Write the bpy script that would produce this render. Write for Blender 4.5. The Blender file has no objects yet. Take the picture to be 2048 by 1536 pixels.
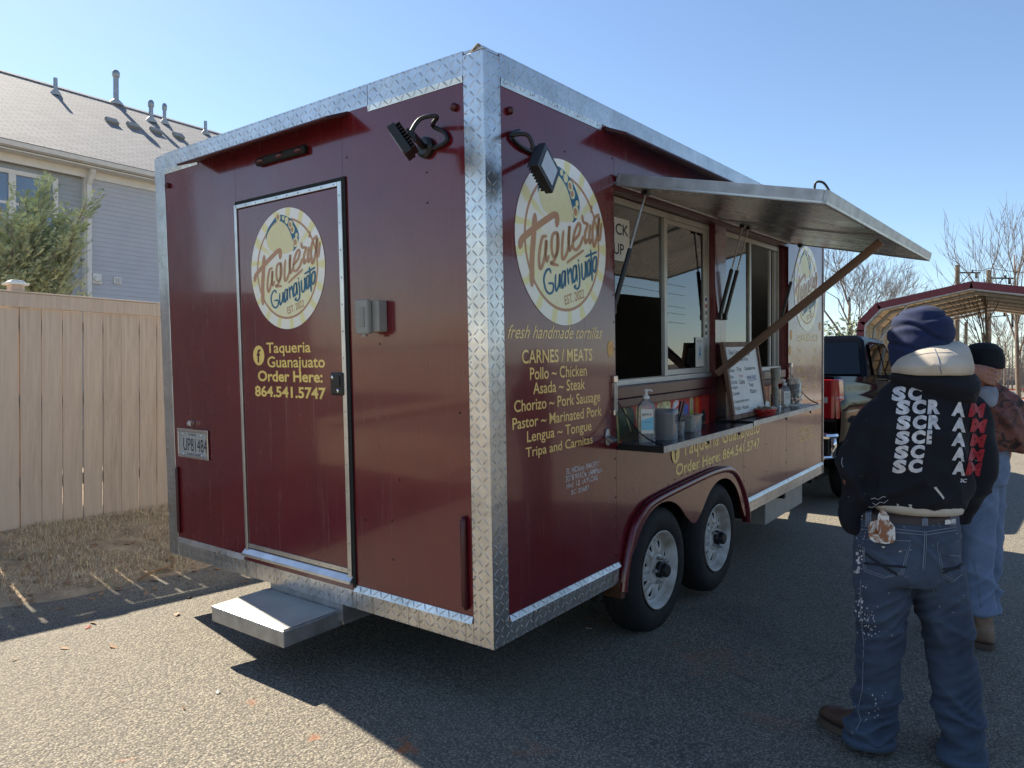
import bpy, bmesh, math, random
import numpy as np
from math import radians as rad, sin, cos, pi
from mathutils import Vector, Matrix, noise
from mathutils.bvhtree import BVHTree
random.seed(7)
SC = bpy.context.scene
COL = SC.collection

# ------------------------------------------------------------------ camera, sky, sun, exposure
CAM = Vector((-2.2300, -1.7716, 1.5478))
AR = Vector((0.60638, -0.79516, 0.00388)).normalized()
AF = Vector((0.79514, 0.60631, -0.01132)).normalized()
AU = AR.cross(AF).normalized()
AR = AF.cross(AU).normalized()
FPX = 1465.35                                   # focal length in pixels of a 2048 px wide frame
cd = bpy.data.cameras.new('camera'); cam = bpy.data.objects.new('camera', cd); COL.objects.link(cam)
cd.sensor_width = 36.0; cd.lens = FPX / 2048 * 36.0; cd.clip_start = 0.05; cd.clip_end = 3000
cm = Matrix.Identity(4)
for i, v in enumerate((AR, AU, -AF)):
    for j in range(3): cm[j][i] = v[j]
cm.translation = CAM
cam.matrix_world = cm
SC.camera = cam

SUN_EL = rad(41.5)
SUN_H = Vector((0.136, 1.0, 0)).normalized()
SUN_DIR = (SUN_H * cos(SUN_EL) + Vector((0, 0, sin(SUN_EL)))).normalized()
wd = bpy.data.worlds.new('World'); SC.world = wd; wd.use_nodes = True
wn = wd.node_tree.nodes; wn.clear()
sky = wn.new('ShaderNodeTexSky'); sky.sky_type = 'NISHITA'; sky.sun_disc = False
sky.sun_elevation = SUN_EL; sky.sun_rotation = math.atan2(SUN_H.x, SUN_H.y)
sky.altitude = 300; sky.air_density = 1.0; sky.dust_density = 0.25; sky.ozone_density = 2.6
bg = wn.new('ShaderNodeBackground'); bg.inputs[1].default_value = 0.082
wo = wn.new('ShaderNodeOutputWorld')
wd.node_tree.links.new(sky.outputs[0], bg.inputs[0]); wd.node_tree.links.new(bg.outputs[0], wo.inputs[0])
sl = bpy.data.lights.new('sun', 'SUN'); sl.energy = 5.0; sl.angle = rad(0.53); sl.color = (1.0, 0.91, 0.76)
so = bpy.data.objects.new('sun', sl); COL.objects.link(so)
so.rotation_euler = SUN_DIR.to_track_quat('Z', 'Y').to_euler(); so.location = (0, 0, 30)
SC.view_settings.view_transform = 'Standard'; SC.view_settings.look = 'None'
SC.view_settings.exposure = 1.22; SC.view_settings.gamma = 1.0; SC.view_settings.use_curve_mapping = False
SC.cycles.max_bounces = 8; SC.cycles.transparent_max_bounces = 12; SC.cycles.glossy_bounces = 4
SC.cycles.caustics_reflective = False; SC.cycles.caustics_refractive = False
SC.cycles.use_denoising = True

# ------------------------------------------------------------------ frames
RM = Matrix(((0.99912, -0.00026, -0.04206), (0.0, 0.99998, -0.0061), (0.04206, 0.00609, 0.9991)))
MT = RM.to_4x4()                                # trailer frame (its nose is jacked up a little) -> world

def ray(px, py): return AF + AR * ((px - 1024) / FPX) - AU * ((py - 768) / FPX)
def pxd(px, py, depth): return CAM + ray(px, py) * depth          # a pixel of the photo at a given depth
def pxy(px, py, y):
    d = ray(px, py); return CAM + d * ((y - CAM.y) / d.y)
def pxx(px, py, x):
    d = ray(px, py); return CAM + d * ((x - CAM.x) / d.x)
def gz(x, y=0.0):                               # height of the asphalt lot
    return 0.195 - 0.016 * max(-4.0, min(9.0, x))

# ------------------------------------------------------------------ mesh helpers
class MB:
    def __init__(s): s.v = []; s.f = []
    def add(s, vs, fs):
        n = len(s.v); s.v += [tuple(p) for p in vs]; s.f += [tuple(i + n for i in f) for f in fs]; return s
    def box(s, x0, x1, y0, y1, z0, z1):
        return s.add([(x0,y0,z0),(x1,y0,z0),(x1,y1,z0),(x0,y1,z0),(x0,y0,z1),(x1,y0,z1),(x1,y1,z1),(x0,y1,z1)],
            [(0,3,2,1),(4,5,6,7),(0,1,5,4),(1,2,6,5),(2,3,7,6),(3,0,4,7)])
    def obox(s, c, ex, ey, ez):                 # oriented box: centre and three half-axis vectors
        c, ex, ey, ez = map(Vector, (c, ex, ey, ez))
        vs = [c+ex*a+ey*b+ez*d for d in (-1,1) for a,b in ((-1,-1),(1,-1),(1,1),(-1,1))]
        fl = ex.cross(ey).dot(ez) < 0
        fs = [(0,3,2,1),(4,5,6,7),(0,1,5,4),(1,2,6,5),(2,3,7,6),(3,0,4,7)]
        return s.add(vs, [f[::-1] for f in fs] if fl else fs)
    def beam(s, a, b, w, h, up=(0,0,1)):
        a, b = Vector(a), Vector(b); d = b - a; u = Vector(up); sd = d.cross(u).normalized(); u = sd.cross(d).normalized()
        return s.obox((a+b)/2, d/2, u*(h/2), sd*(w/2))
    def tube(s, pts, rad_, n=8, cap=True):
        pts = [Vector(p) for p in pts]; k = len(pts)
        if k < 2: return s
        rs = rad_ if isinstance(rad_, (list, tuple)) else [rad_]*k
        vs = []; up = None
        for i in range(k):
            d = (pts[min(i+1,k-1)] - pts[max(i-1,0)])
            d = d.normalized() if d.length > 1e-9 else Vector((0,0,1))
            if up is None: up = d.orthogonal().normalized()
            up = (up - d*up.dot(d)); up = up.normalized() if up.length > 1e-6 else d.orthogonal().normalized()
            sd = d.cross(up)
            vs += [pts[i] + (up*cos(2*pi*j/n) + sd*sin(2*pi*j/n))*rs[i] for j in range(n)]
        fs = [(i*n+j, i*n+(j+1)%n, (i+1)*n+(j+1)%n, (i+1)*n+j) for i in range(k-1) for j in range(n)]
        if cap: fs += [tuple(range(n))[::-1], tuple(range((k-1)*n, k*n))]
        return s.add(vs, fs)
    def cyl(s, a, b, r, n=12, r2=None): return s.tube([a, b], [r, r if r2 is None else r2], n)
    def loft(s, rings, cap=True, close=True):
        n = len(rings[0]); k = len(rings); vs = [p for r in rings for p in r]
        fs = [(i*n+j, i*n+(j+1)%n, (i+1)*n+(j+1)%n, (i+1)*n+j) for i in range(k-1) for j in range(n if close else n-1)]
        if cap: fs += [tuple(range(n))[::-1], tuple(range((k-1)*n, k*n))]
        return s.add(vs, fs)
    def prism(s, poly, fn, d0, d1):             # polygon (u,v) extruded from d0 to d1 through fn(u,v,d)
        n = len(poly)
        vs = [fn(u, v, d0) for u, v in poly] + [fn(u, v, d1) for u, v in poly]
        fs = [tuple(range(n))[::-1], tuple(range(n, 2*n))] + [(i, (i+1)%n, n+(i+1)%n, n+i) for i in range(n)]
        return s.add(vs, fs)
    def lathe(s, prof, fn, n=24, cap=True):     # profile (r, h) turned round an axis, fn(a, b, h)
        return s.loft([[fn(r*cos(2*pi*j/n), r*sin(2*pi*j/n), h) for j in range(n)] for r, h in prof], cap)
    def ball(s, c, r, n=12, m=8):
        c = Vector(c); r = Vector(r) if hasattr(r, '__len__') else Vector((r,r,r))
        rings = [[(c.x+r.x*cos(2*pi*j/n)*sin(pi*i/m), c.y+r.y*sin(2*pi*j/n)*sin(pi*i/m), c.z-r.z*cos(pi*i/m)) for j in range(n)] for i in range(m+1)]
        rings[0] = [(c.x+1e-4*cos(2*pi*j/n), c.y+1e-4*sin(2*pi*j/n), c.z-r.z) for j in range(n)]
        rings[-1] = [(c.x+1e-4*cos(2*pi*j/n), c.y+1e-4*sin(2*pi*j/n), c.z+r.z) for j in range(n)]
        return s.loft(rings, True)
    def xf(s, M): s.v = [tuple(M @ Vector(p)) for p in s.v]; return s
    def mesh(s, name, fix=True):
        me = bpy.data.meshes.new(name); me.from_pydata(s.v, [], s.f); me.update()
        if fix:
            b = bmesh.new(); b.from_mesh(me); bmesh.ops.recalc_face_normals(b, faces=b.faces); b.to_mesh(me); b.free()
        return me

def link(name, me, mat, parent=None, smooth=False, bev=0.0, ang=40):
    if mat is not None:
        me.materials.clear(); me.materials.append(mat)
    if smooth:
        me.polygons.foreach_set('use_smooth', [True]*len(me.polygons))
        if smooth == 2:
            try: me.set_sharp_from_angle(angle=rad(ang))
            except Exception: pass
    o = bpy.data.objects.new(name, me); COL.objects.link(o)
    if parent is not None: o.parent = parent
    if bev:
        m = o.modifiers.new('bevel', 'BEVEL'); m.width = bev; m.segments = 2; m.limit_method = 'ANGLE'; m.angle_limit = rad(35)
    return o
def obj(name, mb, mat, parent=None, smooth=False, bev=0.0, fix=True, ang=40):
    return link(name, mb.mesh(name, fix), mat, parent, smooth, bev, ang)
def tag(o, label=None, cat=None, group=None, kind=None):
    if label: o['label'] = label
    if cat: o['category'] = cat
    if group: o['group'] = group
    if kind: o['kind'] = kind
    return o
def thing(name, label, cat, M=None, group=None):
    o = bpy.data.objects.new(name, None); COL.objects.link(o); o.empty_display_size = 0.1
    if M is not None: o.matrix_world = M
    return tag(o, label, cat, group)
def struct(name, mb, mat, smooth=False):
    return tag(obj(name, mb, mat, None, smooth, fix=False), kind='structure')
def copy_tree(o, parent=None):
    c = o.copy(); COL.objects.link(c); c.parent = parent
    for ch in list(o.children): copy_tree(ch, c)
    return c
def TR(x, y, z): return Matrix.Translation((x, y, z))
def smooth_path(pts, k=6):
    P = [Vector(p) for p in pts]
    if len(P) < 3: return P
    P = [P[0]*2-P[1]] + P + [P[-1]*2-P[-2]]; out = []
    for i in range(1, len(P)-2):
        a, b, c, d = P[i-1:i+3]
        for j in range(k):
            t = j/k
            out.append(0.5*((2*b) + (c-a)*t + (2*a-5*b+4*c-d)*t*t + (3*b-a-3*c+d)*t*t*t))
    return out + [P[-2]]

# ------------------------------------------------------------------ materials
def L(r, g, b):
    f = lambda c: ((c/255+0.055)/1.055)**2.4 if c > 10 else c/255/12.92
    return (f(r), f(g), f(b), 1)
class NT:
    def __init__(s, name):
        s.m = bpy.data.materials.new(name); s.m.use_nodes = True; s.n = s.m.node_tree.nodes; s.l = s.m.node_tree.links
        s.n.clear(); s.out = s.n.new('ShaderNodeOutputMaterial'); s._tc = None
    def tc(s, kind='Object'):
        if s._tc is None: s._tc = s.n.new('ShaderNodeTexCoord')
        return s._tc.outputs[kind]
    def put(s, sock, val):
        if hasattr(val, 'links') or isinstance(val, bpy.types.NodeSocket): s.l.new(val, sock)
        else:
            if sock.type == 'RGBA' and not hasattr(val, '__len__'): val = (val, val, val, 1)
            if sock.type == 'RGBA' and len(val) == 3: val = (*val, 1)
            sock.default_value = val
    def math(s, op, a, b=0.0, c=None, clamp=False):
        n = s.n.new('ShaderNodeMath'); n.operation = op; n.use_clamp = clamp
        s.put(n.inputs[0], a); s.put(n.inputs[1], b)
        if c is not None: s.put(n.inputs[2], c)
        return n.outputs[0]
    def vmul(s, v, k):
        n = s.n.new('ShaderNodeMapping'); s.put(n.inputs[0], v); n.inputs['Scale'].default_value = k if hasattr(k, '__len__') else (k, k, k); return n.outputs[0]
    def noise(s, scale, detail=3, rough=0.55, vec=None, dist=0.0):
        n = s.n.new('ShaderNodeTexNoise'); s.put(n.inputs['Vector'], vec if vec is not None else s.tc())
        n.inputs['Scale'].default_value = scale; n.inputs['Detail'].default_value = detail; n.inputs['Roughness'].default_value = rough
        n.inputs['Distortion'].default_value = dist; return n.outputs['Fac']
    def voro(s, scale, feat='F1', out='Distance', vec=None):
        n = s.n.new('ShaderNodeTexVoronoi'); n.feature = feat; s.put(n.inputs['Vector'], vec if vec is not None else s.tc())
        n.inputs['Scale'].default_value = scale; return n.outputs[out]
    def ramp(s, fac, stops):
        n = s.n.new('ShaderNodeValToRGB'); s.put(n.inputs[0], fac); e = n.color_ramp.elements
        while len(e) < len(stops): e.new(0.5)
        for el, (p, c) in zip(e, stops):
            el.position = p; el.color = (c, c, c, 1) if not hasattr(c, '__len__') else (*c[:3], 1)
        return n.outputs[0]
    def mix(s, fac, a, b, mode='MIX'):
        n = s.n.new('ShaderNodeMix'); n.data_type = 'RGBA'; n.blend_type = mode
        s.put(n.inputs[0], fac); s.put(n.inputs[6], a); s.put(n.inputs[7], b); return n.outputs[2]
    def bump(s, h, strength=0.3, dist=0.01, normal=None):
        n = s.n.new('ShaderNodeBump'); n.inputs['Strength'].default_value = strength; n.inputs['Distance'].default_value = dist
        s.put(n.inputs['Height'], h)
        if normal is not None: s.l.new(normal, n.inputs['Normal'])
        return n.outputs[0]
    def xyz(s, vec=None):
        n = s.n.new('ShaderNodeSeparateXYZ'); s.put(n.inputs[0], vec if vec is not None else s.tc()); return n.outputs
    def comb(s, x, y, z):
        n = s.n.new('ShaderNodeCombineXYZ'); s.put(n.inputs[0], x); s.put(n.inputs[1], y); s.put(n.inputs[2], z); return n.outputs[0]
    def bsdf(s, col, rough=0.5, metal=0.0, normal=None, spec=0.5, coat=0.0, coatr=0.05, emis=None, estr=0.0, alpha=None, trans=0.0, sheen=0.0):
        p = s.n.new('ShaderNodeBsdfPrincipled')
        s.put(p.inputs['Base Color'], col); s.put(p.inputs['Roughness'], rough); s.put(p.inputs['Metallic'], metal)
        p.inputs['Specular IOR Level'].default_value = spec; p.inputs['Coat Weight'].default_value = coat; p.inputs['Coat Roughness'].default_value = coatr
        p.inputs['Transmission Weight'].default_value = trans; p.inputs['Sheen Weight'].default_value = sheen
        if emis is not None: s.put(p.inputs['Emission Color'], emis); p.inputs['Emission Strength'].default_value = estr
        if normal is not None: s.l.new(normal, p.inputs['Normal'])
        s.l.new(p.outputs[0], s.out.inputs[0]); return p
def pbr(name, col, rough=0.5, metal=0.0, var=0.12, vs=6.0, bump=0.0, bs=60.0, bd=0.004, coat=0.0, spec=0.5, col2=None, sheen=0.0, det=4):
    t = NT(name); n1 = t.noise(vs, det)
    c2 = col2 if col2 else tuple(c*(1-3*var) if c*(1-3*var) > 0 else 0 for c in col[:3])
    c = t.mix(t.ramp(n1, [(0.3, 0.0), (0.7, 1.0)]), c2, col) if var > 0 or col2 else col
    nr = t.bump(t.noise(bs, 3), bump, bd) if bump else None
    r = t.math('ADD', t.math('MULTIPLY', t.noise(vs*2.3, 3), 0.16), rough-0.08) if var > 0 else rough
    t.bsdf(c, r, metal, nr, spec, coat, sheen=sheen); return t.m
def glassy(name, tint=(0.7,0.75,0.75), ior=1.5, body=None, bodyf=0.0, rough=0.0, boost=0.0):
    t = NT(name); tr = t.n.new('ShaderNodeBsdfTransparent'); tr.inputs[0].default_value = (*tint, 1)
    gl = t.n.new('ShaderNodeBsdfGlossy'); gl.inputs['Roughness'].default_value = rough
    base = tr.outputs[0]
    if body:
        df = t.n.new('ShaderNodeBsdfDiffuse'); df.inputs[0].default_value = (*body[:3], 1)
        mx = t.n.new('ShaderNodeMixShader'); mx.inputs[0].default_value = bodyf
        t.l.new(base, mx.inputs[1]); t.l.new(df.outputs[0], mx.inputs[2]); base = mx.outputs[0]
    fr = t.n.new('ShaderNodeFresnel'); fr.inputs[0].default_value = ior
    fac = t.math('ADD', fr.outputs[0], boost, clamp=True)
    mx = t.n.new('ShaderNodeMixShader'); t.l.new(fac, mx.inputs[0]); t.l.new(base, mx.inputs[1]); t.l.new(gl.outputs[0], mx.inputs[2])
    t.l.new(mx.outputs[0], t.out.inputs[0]); return t.m

M = {}
def make_materials():
    # trailer paint: maroon enamel, slightly wavy sheet, dusty lower down
    t = NT('maroon_paint'); wav = t.noise(1.6, 2); fine = t.noise(220, 2)
    nr = t.bump(wav, 0.16, 0.05); nr = t.bump(fine, 0.02, 0.002, nr)
    c = t.mix(t.ramp(t.noise(2.2, 5, 0.6), [(0.35, 0.0), (0.75, 1.0)]), L(106, 27, 35), L(92, 23, 31))
    stk = t.noise(5, 4, 0.6, t.vmul(t.tc(), (7, 7, 0.35)))
    c = t.mix(t.ramp(stk, [(0.58, 0.0), (0.80, 0.22)]), c, L(134, 92, 84))
    c = t.mix(t.ramp(t.noise(60, 3, 0.8), [(0.70, 0.0), (0.76, 0.35)]), c, L(150, 120, 112))
    rg = t.math('ADD', t.math('MULTIPLY', t.noise(3, 5, 0.65), 0.22), t.math('ADD', 0.10, t.math('MULTIPLY', t.ramp(stk, [(0.5, 0.0), (0.8, 1.0)]), 0.12)))
    bs = t.bsdf(c, rg, 0, nr, 0.5, 0.42, 0.06); bs.inputs['Coat IOR'].default_value = 1.6; M['paint'] = t.m
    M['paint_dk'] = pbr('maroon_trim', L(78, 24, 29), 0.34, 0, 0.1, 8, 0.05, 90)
    # aluminium tread plate
    t = NT('tread_plate'); X = t.xyz(); u = t.math('MULTIPLY', t.math('ADD', X[0], X[1]), 30.0); v = t.math('MULTIPLY', X[2], 30.0)
    u = t.math('ADD', u, 1000.0); v = t.math('ADD', v, 1000.0)
    fu = t.math('SUBTRACT', t.math('FRACT', u), 0.5); fv = t.math('SUBTRACT', t.math('FRACT', v), 0.5)
    par = t.math('MODULO', t.math('ADD', t.math('FLOOR', u), t.math('FLOOR', v)), 2.0)
    sg = t.math('SUBTRACT', t.math('MULTIPLY', par, 2.0), 1.0)
    k = 0.7071
    a = t.math('MULTIPLY', t.math('ADD', fu, t.math('MULTIPLY', fv, sg)), k)
    b = t.math('MULTIPLY', t.math('SUBTRACT', fv, t.math('MULTIPLY', fu, sg)), k)
    h = t.math('SUBTRACT', 1.0, t.math('ADD', t.math('POWER', t.math('ABSOLUTE', t.math('DIVIDE', a, 0.50)), 2.0), t.math('POWER', t.math('ABSOLUTE', t.math('DIVIDE', b, 0.085)), 2.0)))
    h = t.math('MAXIMUM', h, 0.0); h = t.math('POWER', h, 0.6)
    nr = t.bump(t.noise(4, 3), 0.25, 0.02); nr = t.bump(h, 1.0, 0.0024, nr)
    c = t.mix(t.ramp(t.noise(5, 5, 0.65), [(0.35, 0.0), (0.7, 1.0)]), (0.50, 0.50, 0.49), (0.72, 0.72, 0.72))
    c = t.mix(t.ramp(t.noise(18, 5, 0.7), [(0.60, 0.0), (0.75, 0.5)]), c, (0.28, 0.25, 0.21))
    dr = t.noise(9, 5, 0.7, t.vmul(t.tc(), (6, 6, 0.5))); c = t.mix(t.math('MULTIPLY', t.ramp(dr, [(0.55, 0.0), (0.70, 0.75)]), t.ramp(X[2], [(0.56, 1.0), (0.75, 0.15)])), c, (0.12, 0.10, 0.08))
    t.bsdf(c, t.math('ADD', t.math('MULTIPLY', t.noise(7, 4), 0.20), 0.20), 0.95, nr); M['tread'] = t.m
    M['alu'] = pbr('brushed_aluminium', (0.66, 0.66, 0.65), 0.33, 0.95, 0.08, 9, 0.05, 140)
    M['alu_w'] = pbr('white_aluminium', L(196, 194, 186), 0.42, 0.25, 0.06, 7, 0.03, 120)
    # stainless awning skin: brushed, with long soft waves
    t = NT('stainless'); st = t.noise(60, 3, vec=t.vmul(t.tc(), (1, 8, 8)))
    nr = t.bump(t.noise(1.3, 2), 0.35, 0.05); nr = t.bump(st, 0.05, 0.001, nr)
    t.bsdf(t.mix(t.noise(3, 4), (0.42, 0.42, 0.42), (0.55, 0.55, 0.55)), t.math('ADD', t.math('MULTIPLY', t.noise(4, 3), 0.15), 0.20), 0.95, nr); M['stain'] = t.m
    M['galv'] = pbr('galvanised', (0.45, 0.46, 0.47), 0.45, 0.8, 0.12, 14, 0.05, 80)
    M['rubber'] = pbr('tyre_rubber', L(40, 39, 39), 0.75, 0, 0.15, 12, 0.15, 70, 0.003, spec=0.3)
    M['rim'] = pbr('white_rim', L(206, 204, 200), 0.42, 0, 0.07, 9, col2=L(150, 140, 125))
    M['black'] = pbr('black_plastic', L(24, 24, 26), 0.42, 0, 0.08, 10, 0.04, 120)
    M['matblack'] = pbr('matt_black', L(20, 20, 21), 0.8, 0, 0.1, 10)
    M['chrome'] = pbr('chrome', (0.78, 0.78, 0.79), 0.12, 1.0, 0.03, 10)
    M['steel'] = pbr('zinc_steel', (0.5, 0.5, 0.5), 0.35, 0.9, 0.1, 20)
    M['grey'] = pbr('grey_plastic', L(150, 147, 140), 0.5, 0, 0.06, 10, 0.03, 90)
    M['inside'] = pbr('kitchen_lining', L(92, 92, 90), 0.35, 0.3, 0.1, 4)
    M['dark'] = pbr('undercarriage', L(26, 25, 24), 0.7, 0.2, 0.15, 8)
    M['gold'] = pbr('gold_vinyl', L(250, 208, 122), 0.35, 0, 0.03, 12, coat=0.5)
    M['gold2'] = pbr('yellow_vinyl', L(250, 216, 120), 0.35, 0, 0.03, 12, coat=0.5)
    M['whitev'] = pbr('white_vinyl', L(246, 244, 238), 0.5, 0, 0.1, 26, col2=L(170, 150, 146))
    M['tan'] = pbr('tan_vinyl', L(196, 148, 112), 0.45, 0, 0.03, 12)
    M['teal'] = pbr('teal_vinyl', L(38, 106, 136), 0.45, 0, 0.03, 12)
    M['cream'] = pbr('cream_vinyl', L(240, 230, 176), 0.45, 0, 0.03, 12)
    # round sign: white with yellow rays
    t = NT('sun_ray_vinyl'); X = t.xyz()
    an = t.math('ARCTAN2', X[1], X[0]); rr = t.math('POWER', t.math('ADD', t.math('MULTIPLY', X[0], X[0]), t.math('MULTIPLY', X[1], X[1])), 0.5)
    w = t.math('SINE', t.math('ADD', t.math('MULTIPLY', an, 17.0), t.math('MULTIPLY', t.noise(3, 2), 3.0)))
    f = t.math('MULTIPLY', t.ramp(w, [(0.25, 0.0), (0.75, 0.75)]), t.ramp(t.math('ADD', rr, t.math('MULTIPLY', t.noise(2.2, 3), 0.5)), [(0.55, 0.0), (1.05, 1.0)]))
    low = t.ramp(t.math('ADD', X[1], t.math('MULTIPLY', t.noise(4, 3), 0.25)), [(0.0, 0.55), (0.35, 0.1)])
    f = t.math('MAXIMUM', f, t.math('MULTIPLY', low, t.ramp(rr, [(0.78, 1.0), (0.84, 0.35)])), clamp=True)
    t.bsdf(t.mix(f, L(248, 246, 240), L(238, 226, 132)), 0.4); M['rays'] = t.m
    # glazing
    M['window'] = glassy('window_glass', (0.62, 0.66, 0.68), 1.75, boost=0.10)
    M['carglass'] = glassy('car_glass', (0.08, 0.09, 0.10), 1.5, boost=0.02)
    M['clear'] = glassy('clear_plastic', (0.86, 0.87, 0.86), 1.45, body=(0.75, 0.75, 0.74), bodyf=0.22)
    M['smoke'] = glassy('smoky_plastic', (0.40, 0.40, 0.42), 1.45, body=(0.30, 0.30, 0.31), bodyf=0.55)
    M['housepane'] = pbr('blind_behind_glass', L(120, 142, 170), 0.08, 0, 0.04, 3)
    M['white'] = pbr('white_paint', L(225, 223, 216), 0.5, 0, 0.04, 6)
    M['paper'] = pbr('paper', L(226, 222, 208), 0.7, 0, 0.03, 8)
    M['ink'] = pbr('ink', L(38, 40, 46), 0.7, 0, 0.0)
    M['inkblue'] = pbr('blue_ink', L(60, 90, 150), 0.7, 0, 0.0)
    M['inkred'] = pbr('red_ink', L(190, 70, 60), 0.7, 0, 0.0)
    M['wood'] = None
    t = NT('weathered_wood'); g = t.noise(18, 5, 0.6, t.vmul(t.tc(), (1, 1, 0.08)))
    t.bsdf(t.mix(t.ramp(g, [(0.3, 0.0), (0.7, 1.0)]), L(86, 60, 46), L(142, 108, 84)), 0.7, 0, t.bump(g, 0.3, 0.003)); M['wood'] = t.m
    t = NT('fence_paint'); g = t.noise(14, 6, 0.6, t.vmul(t.tc(), (3, 3, 0.16)), 1.2); oi = t.n.new('ShaderNodeObjectInfo')
    c = t.mix(t.ramp(g, [(0.30, 0.0), (0.62, 1.0)]), L(170, 150, 134), L(200, 180, 163))
    c = t.mix(t.math('MULTIPLY', oi.outputs['Random'], 0.6), c, L(212, 193, 175))
    kn = t.voro(2.6, vec=t.vmul(t.tc(), (3.2, 1, 0.9))); c = t.mix(t.ramp(kn, [(0.06, 0.8), (0.13, 0.0)]), c, L(112, 86, 70))
    t.bsdf(c, 0.72, 0, t.bump(g, 0.35, 0.003)); M['fence'] = t.m
    # asphalt: bleached aggregate
    t = NT('asphalt'); v1 = t.voro(115, out='Color'); d1 = t.voro(115); d2 = t.voro(46); big = t.noise(0.9, 5, 0.6); mid = t.noise(6, 4)
    sv = t.n.new('ShaderNodeSeparateColor'); t.l.new(v1, sv.inputs[0])
    c = t.mix(t.ramp(sv.outputs[0], [(0.15, 0.0), (0.95, 1.0)]), (0.18, 0.158, 0.122), (0.44, 0.382, 0.286))
    c = t.mix(t.ramp(sv.outputs[1], [(0.93, 0.0), (0.97, 0.55)]), c, (0.46, 0.44, 0.40))
    c = t.mix(t.ramp(d1, [(0.30, 0.0), (0.62, 0.75)]), c, (0.060, 0.057, 0.052))
    c = t.mix(t.ramp(big, [(0.3, 0.40), (0.68, 0.0)]), c, (0.20, 0.175, 0.135))
    c = t.mix(t.ramp(mid, [(0.58, 0.0), (0.72, 0.25)]), c, (0.30, 0.265, 0.215))
    Xa = t.xyz(); nd = t.noise(13, 6, 0.78); st = 0.0
    for px_, py_, r_, k_ in ((820,1498,0.10,0.85),(1060,1508,0.12,0.30),(630,1486,0.06,0.45),(500,1416,0.05,0.40),(1420,1312,0.34,0.28),(1530,1440,0.16,0.22),(690,1425,0.04,0.35),(262,1532,0.06,0.35),(1200,1240,0.25,0.22)):
        d_ = ray(px_, py_); q_ = CAM + d_*((0.185-CAM.z)/d_.z)
        dd = t.math('POWER', t.math('ADD', t.math('POWER', t.math('SUBTRACT', Xa[0], q_.x), 2.0), t.math('POWER', t.math('SUBTRACT', Xa[1], q_.y), 2.0)), 0.5)
        m_ = t.math('MULTIPLY', t.ramp(t.math('ADD', t.math('DIVIDE', dd, r_), t.math('MULTIPLY', t.math('SUBTRACT', nd, 0.44), 5.5)), [(0.20, k_), (0.85, 0.0)]), 1.0)
        st = t.math('MAXIMUM', st, m_)
    oil = t.math('MULTIPLY', t.ramp(t.noise(0.8, 4, 0.6), [(0.60, 0.0), (0.72, 0.55)]), t.ramp(t.noise(11, 4), [(0.35, 0.4), (0.6, 1.0)]))
    c = t.mix(oil, c, (0.085, 0.08, 0.072))
    c = t.mix(st, c, L(178, 108, 66))
    cr = t.voro(0.55, 'DISTANCE_TO_EDGE', vec=t.vmul(t.tc(), (1, 1, 0.1)))
    nz = t.math('ADD', cr, t.math('MULTIPLY', t.math('SUBTRACT', t.noise(7, 4), 0.42), 0.035))
    ck = t.math('MULTIPLY', t.ramp(nz, [(0.0, 1.0), (0.0035, 0.0)]), t.ramp(t.noise(0.5, 2), [(0.48, 0.0), (0.60, 0.55)]))
    c = t.mix(ck, c, (0.05, 0.048, 0.045))
    hh = t.math('ADD', t.math('MULTIPLY', t.math('SUBTRACT', 0.6, d1), 1.0), t.math('MULTIPLY', t.math('SUBTRACT', 0.5, d2), 1.0))
    t.bsdf(c, 0.86, 0, t.bump(hh, 0.65, 0.007), 0.35); M['asphalt'] = t.m
    t = NT('dry_soil'); c = t.mix(t.ramp(t.noise(7, 6, 0.65), [(0.3, 0.0), (0.7, 1.0)]), L(142, 122, 98), L(192, 168, 136))
    c = t.mix(t.ramp(t.noise(1.6, 4), [(0.55, 0.0), (0.7, 0.4)]), c, L(92, 96, 66))
    t.bsdf(c, 0.9, 0, t.bump(t.noise(40, 5), 0.6, 0.02)); M['soil'] = t.m
    t = NT('dead_grass'); c = t.mix(t.noise(3, 3), L(206, 182, 146), L(236, 216, 182)); c = t.mix(t.ramp(t.noise(23, 2), [(0.45, 0), (0.75, 1)]), c, L(150, 126, 96))
    t.bsdf(c, 0.8); M['grass'] = t.m
    M['leafb'] = pbr('fallen_leaf', L(168, 132, 98), 0.75, 0, 0.15, 12)
    # denim etc.
    def cloth(name, c1, c2, sc=5, bump=0.25, bs=260, paint=0.0, sheen=0.2, rough=0.85, pscale=26, wear_shading=0.0):
        t = NT(name); c = t.mix(t.ramp(t.noise(sc, 4, 0.6), [(0.32, 0.0), (0.7, 1.0)]), c1, c2)
        tw = t.noise(bs, 2)
        c = t.mix(t.math('MULTIPLY', tw, 0.25), c, c2)
        geo = t.n.new('ShaderNodeNewGeometry'); pt = t.ramp(geo.outputs['Pointiness'], [(0.47, 0.0), (0.54, 1.0)])
        c = t.mix(t.math('MULTIPLY', pt, wear_shading), c, tuple(min(1, 1.9*q) for q in c2[:3]))  # paler crests: cloth fade, plus painted fold shading where ambient light is flat
        if paint:
            pm = t.math('MULTIPLY', t.ramp(t.noise(pscale, 4, 0.75, dist=1.5), [(paint, 0.0), (paint+0.015, 1.0)]), t.ramp(t.noise(3.4, 2), [(0.50, 0.0), (0.60, 1.0)]))
            c = t.mix(pm, c, L(214, 212, 204))
        t.bsdf(c, rough, 0, t.bump(tw, bump, 0.002), 0.3, sheen=sheen); return t.m
    M['denim'] = cloth('dark_denim', L(30, 38, 54), L(68, 79, 95), 3.0, 0.3, 420, 0.665, 0.05, wear_shading=0.30)
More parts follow.
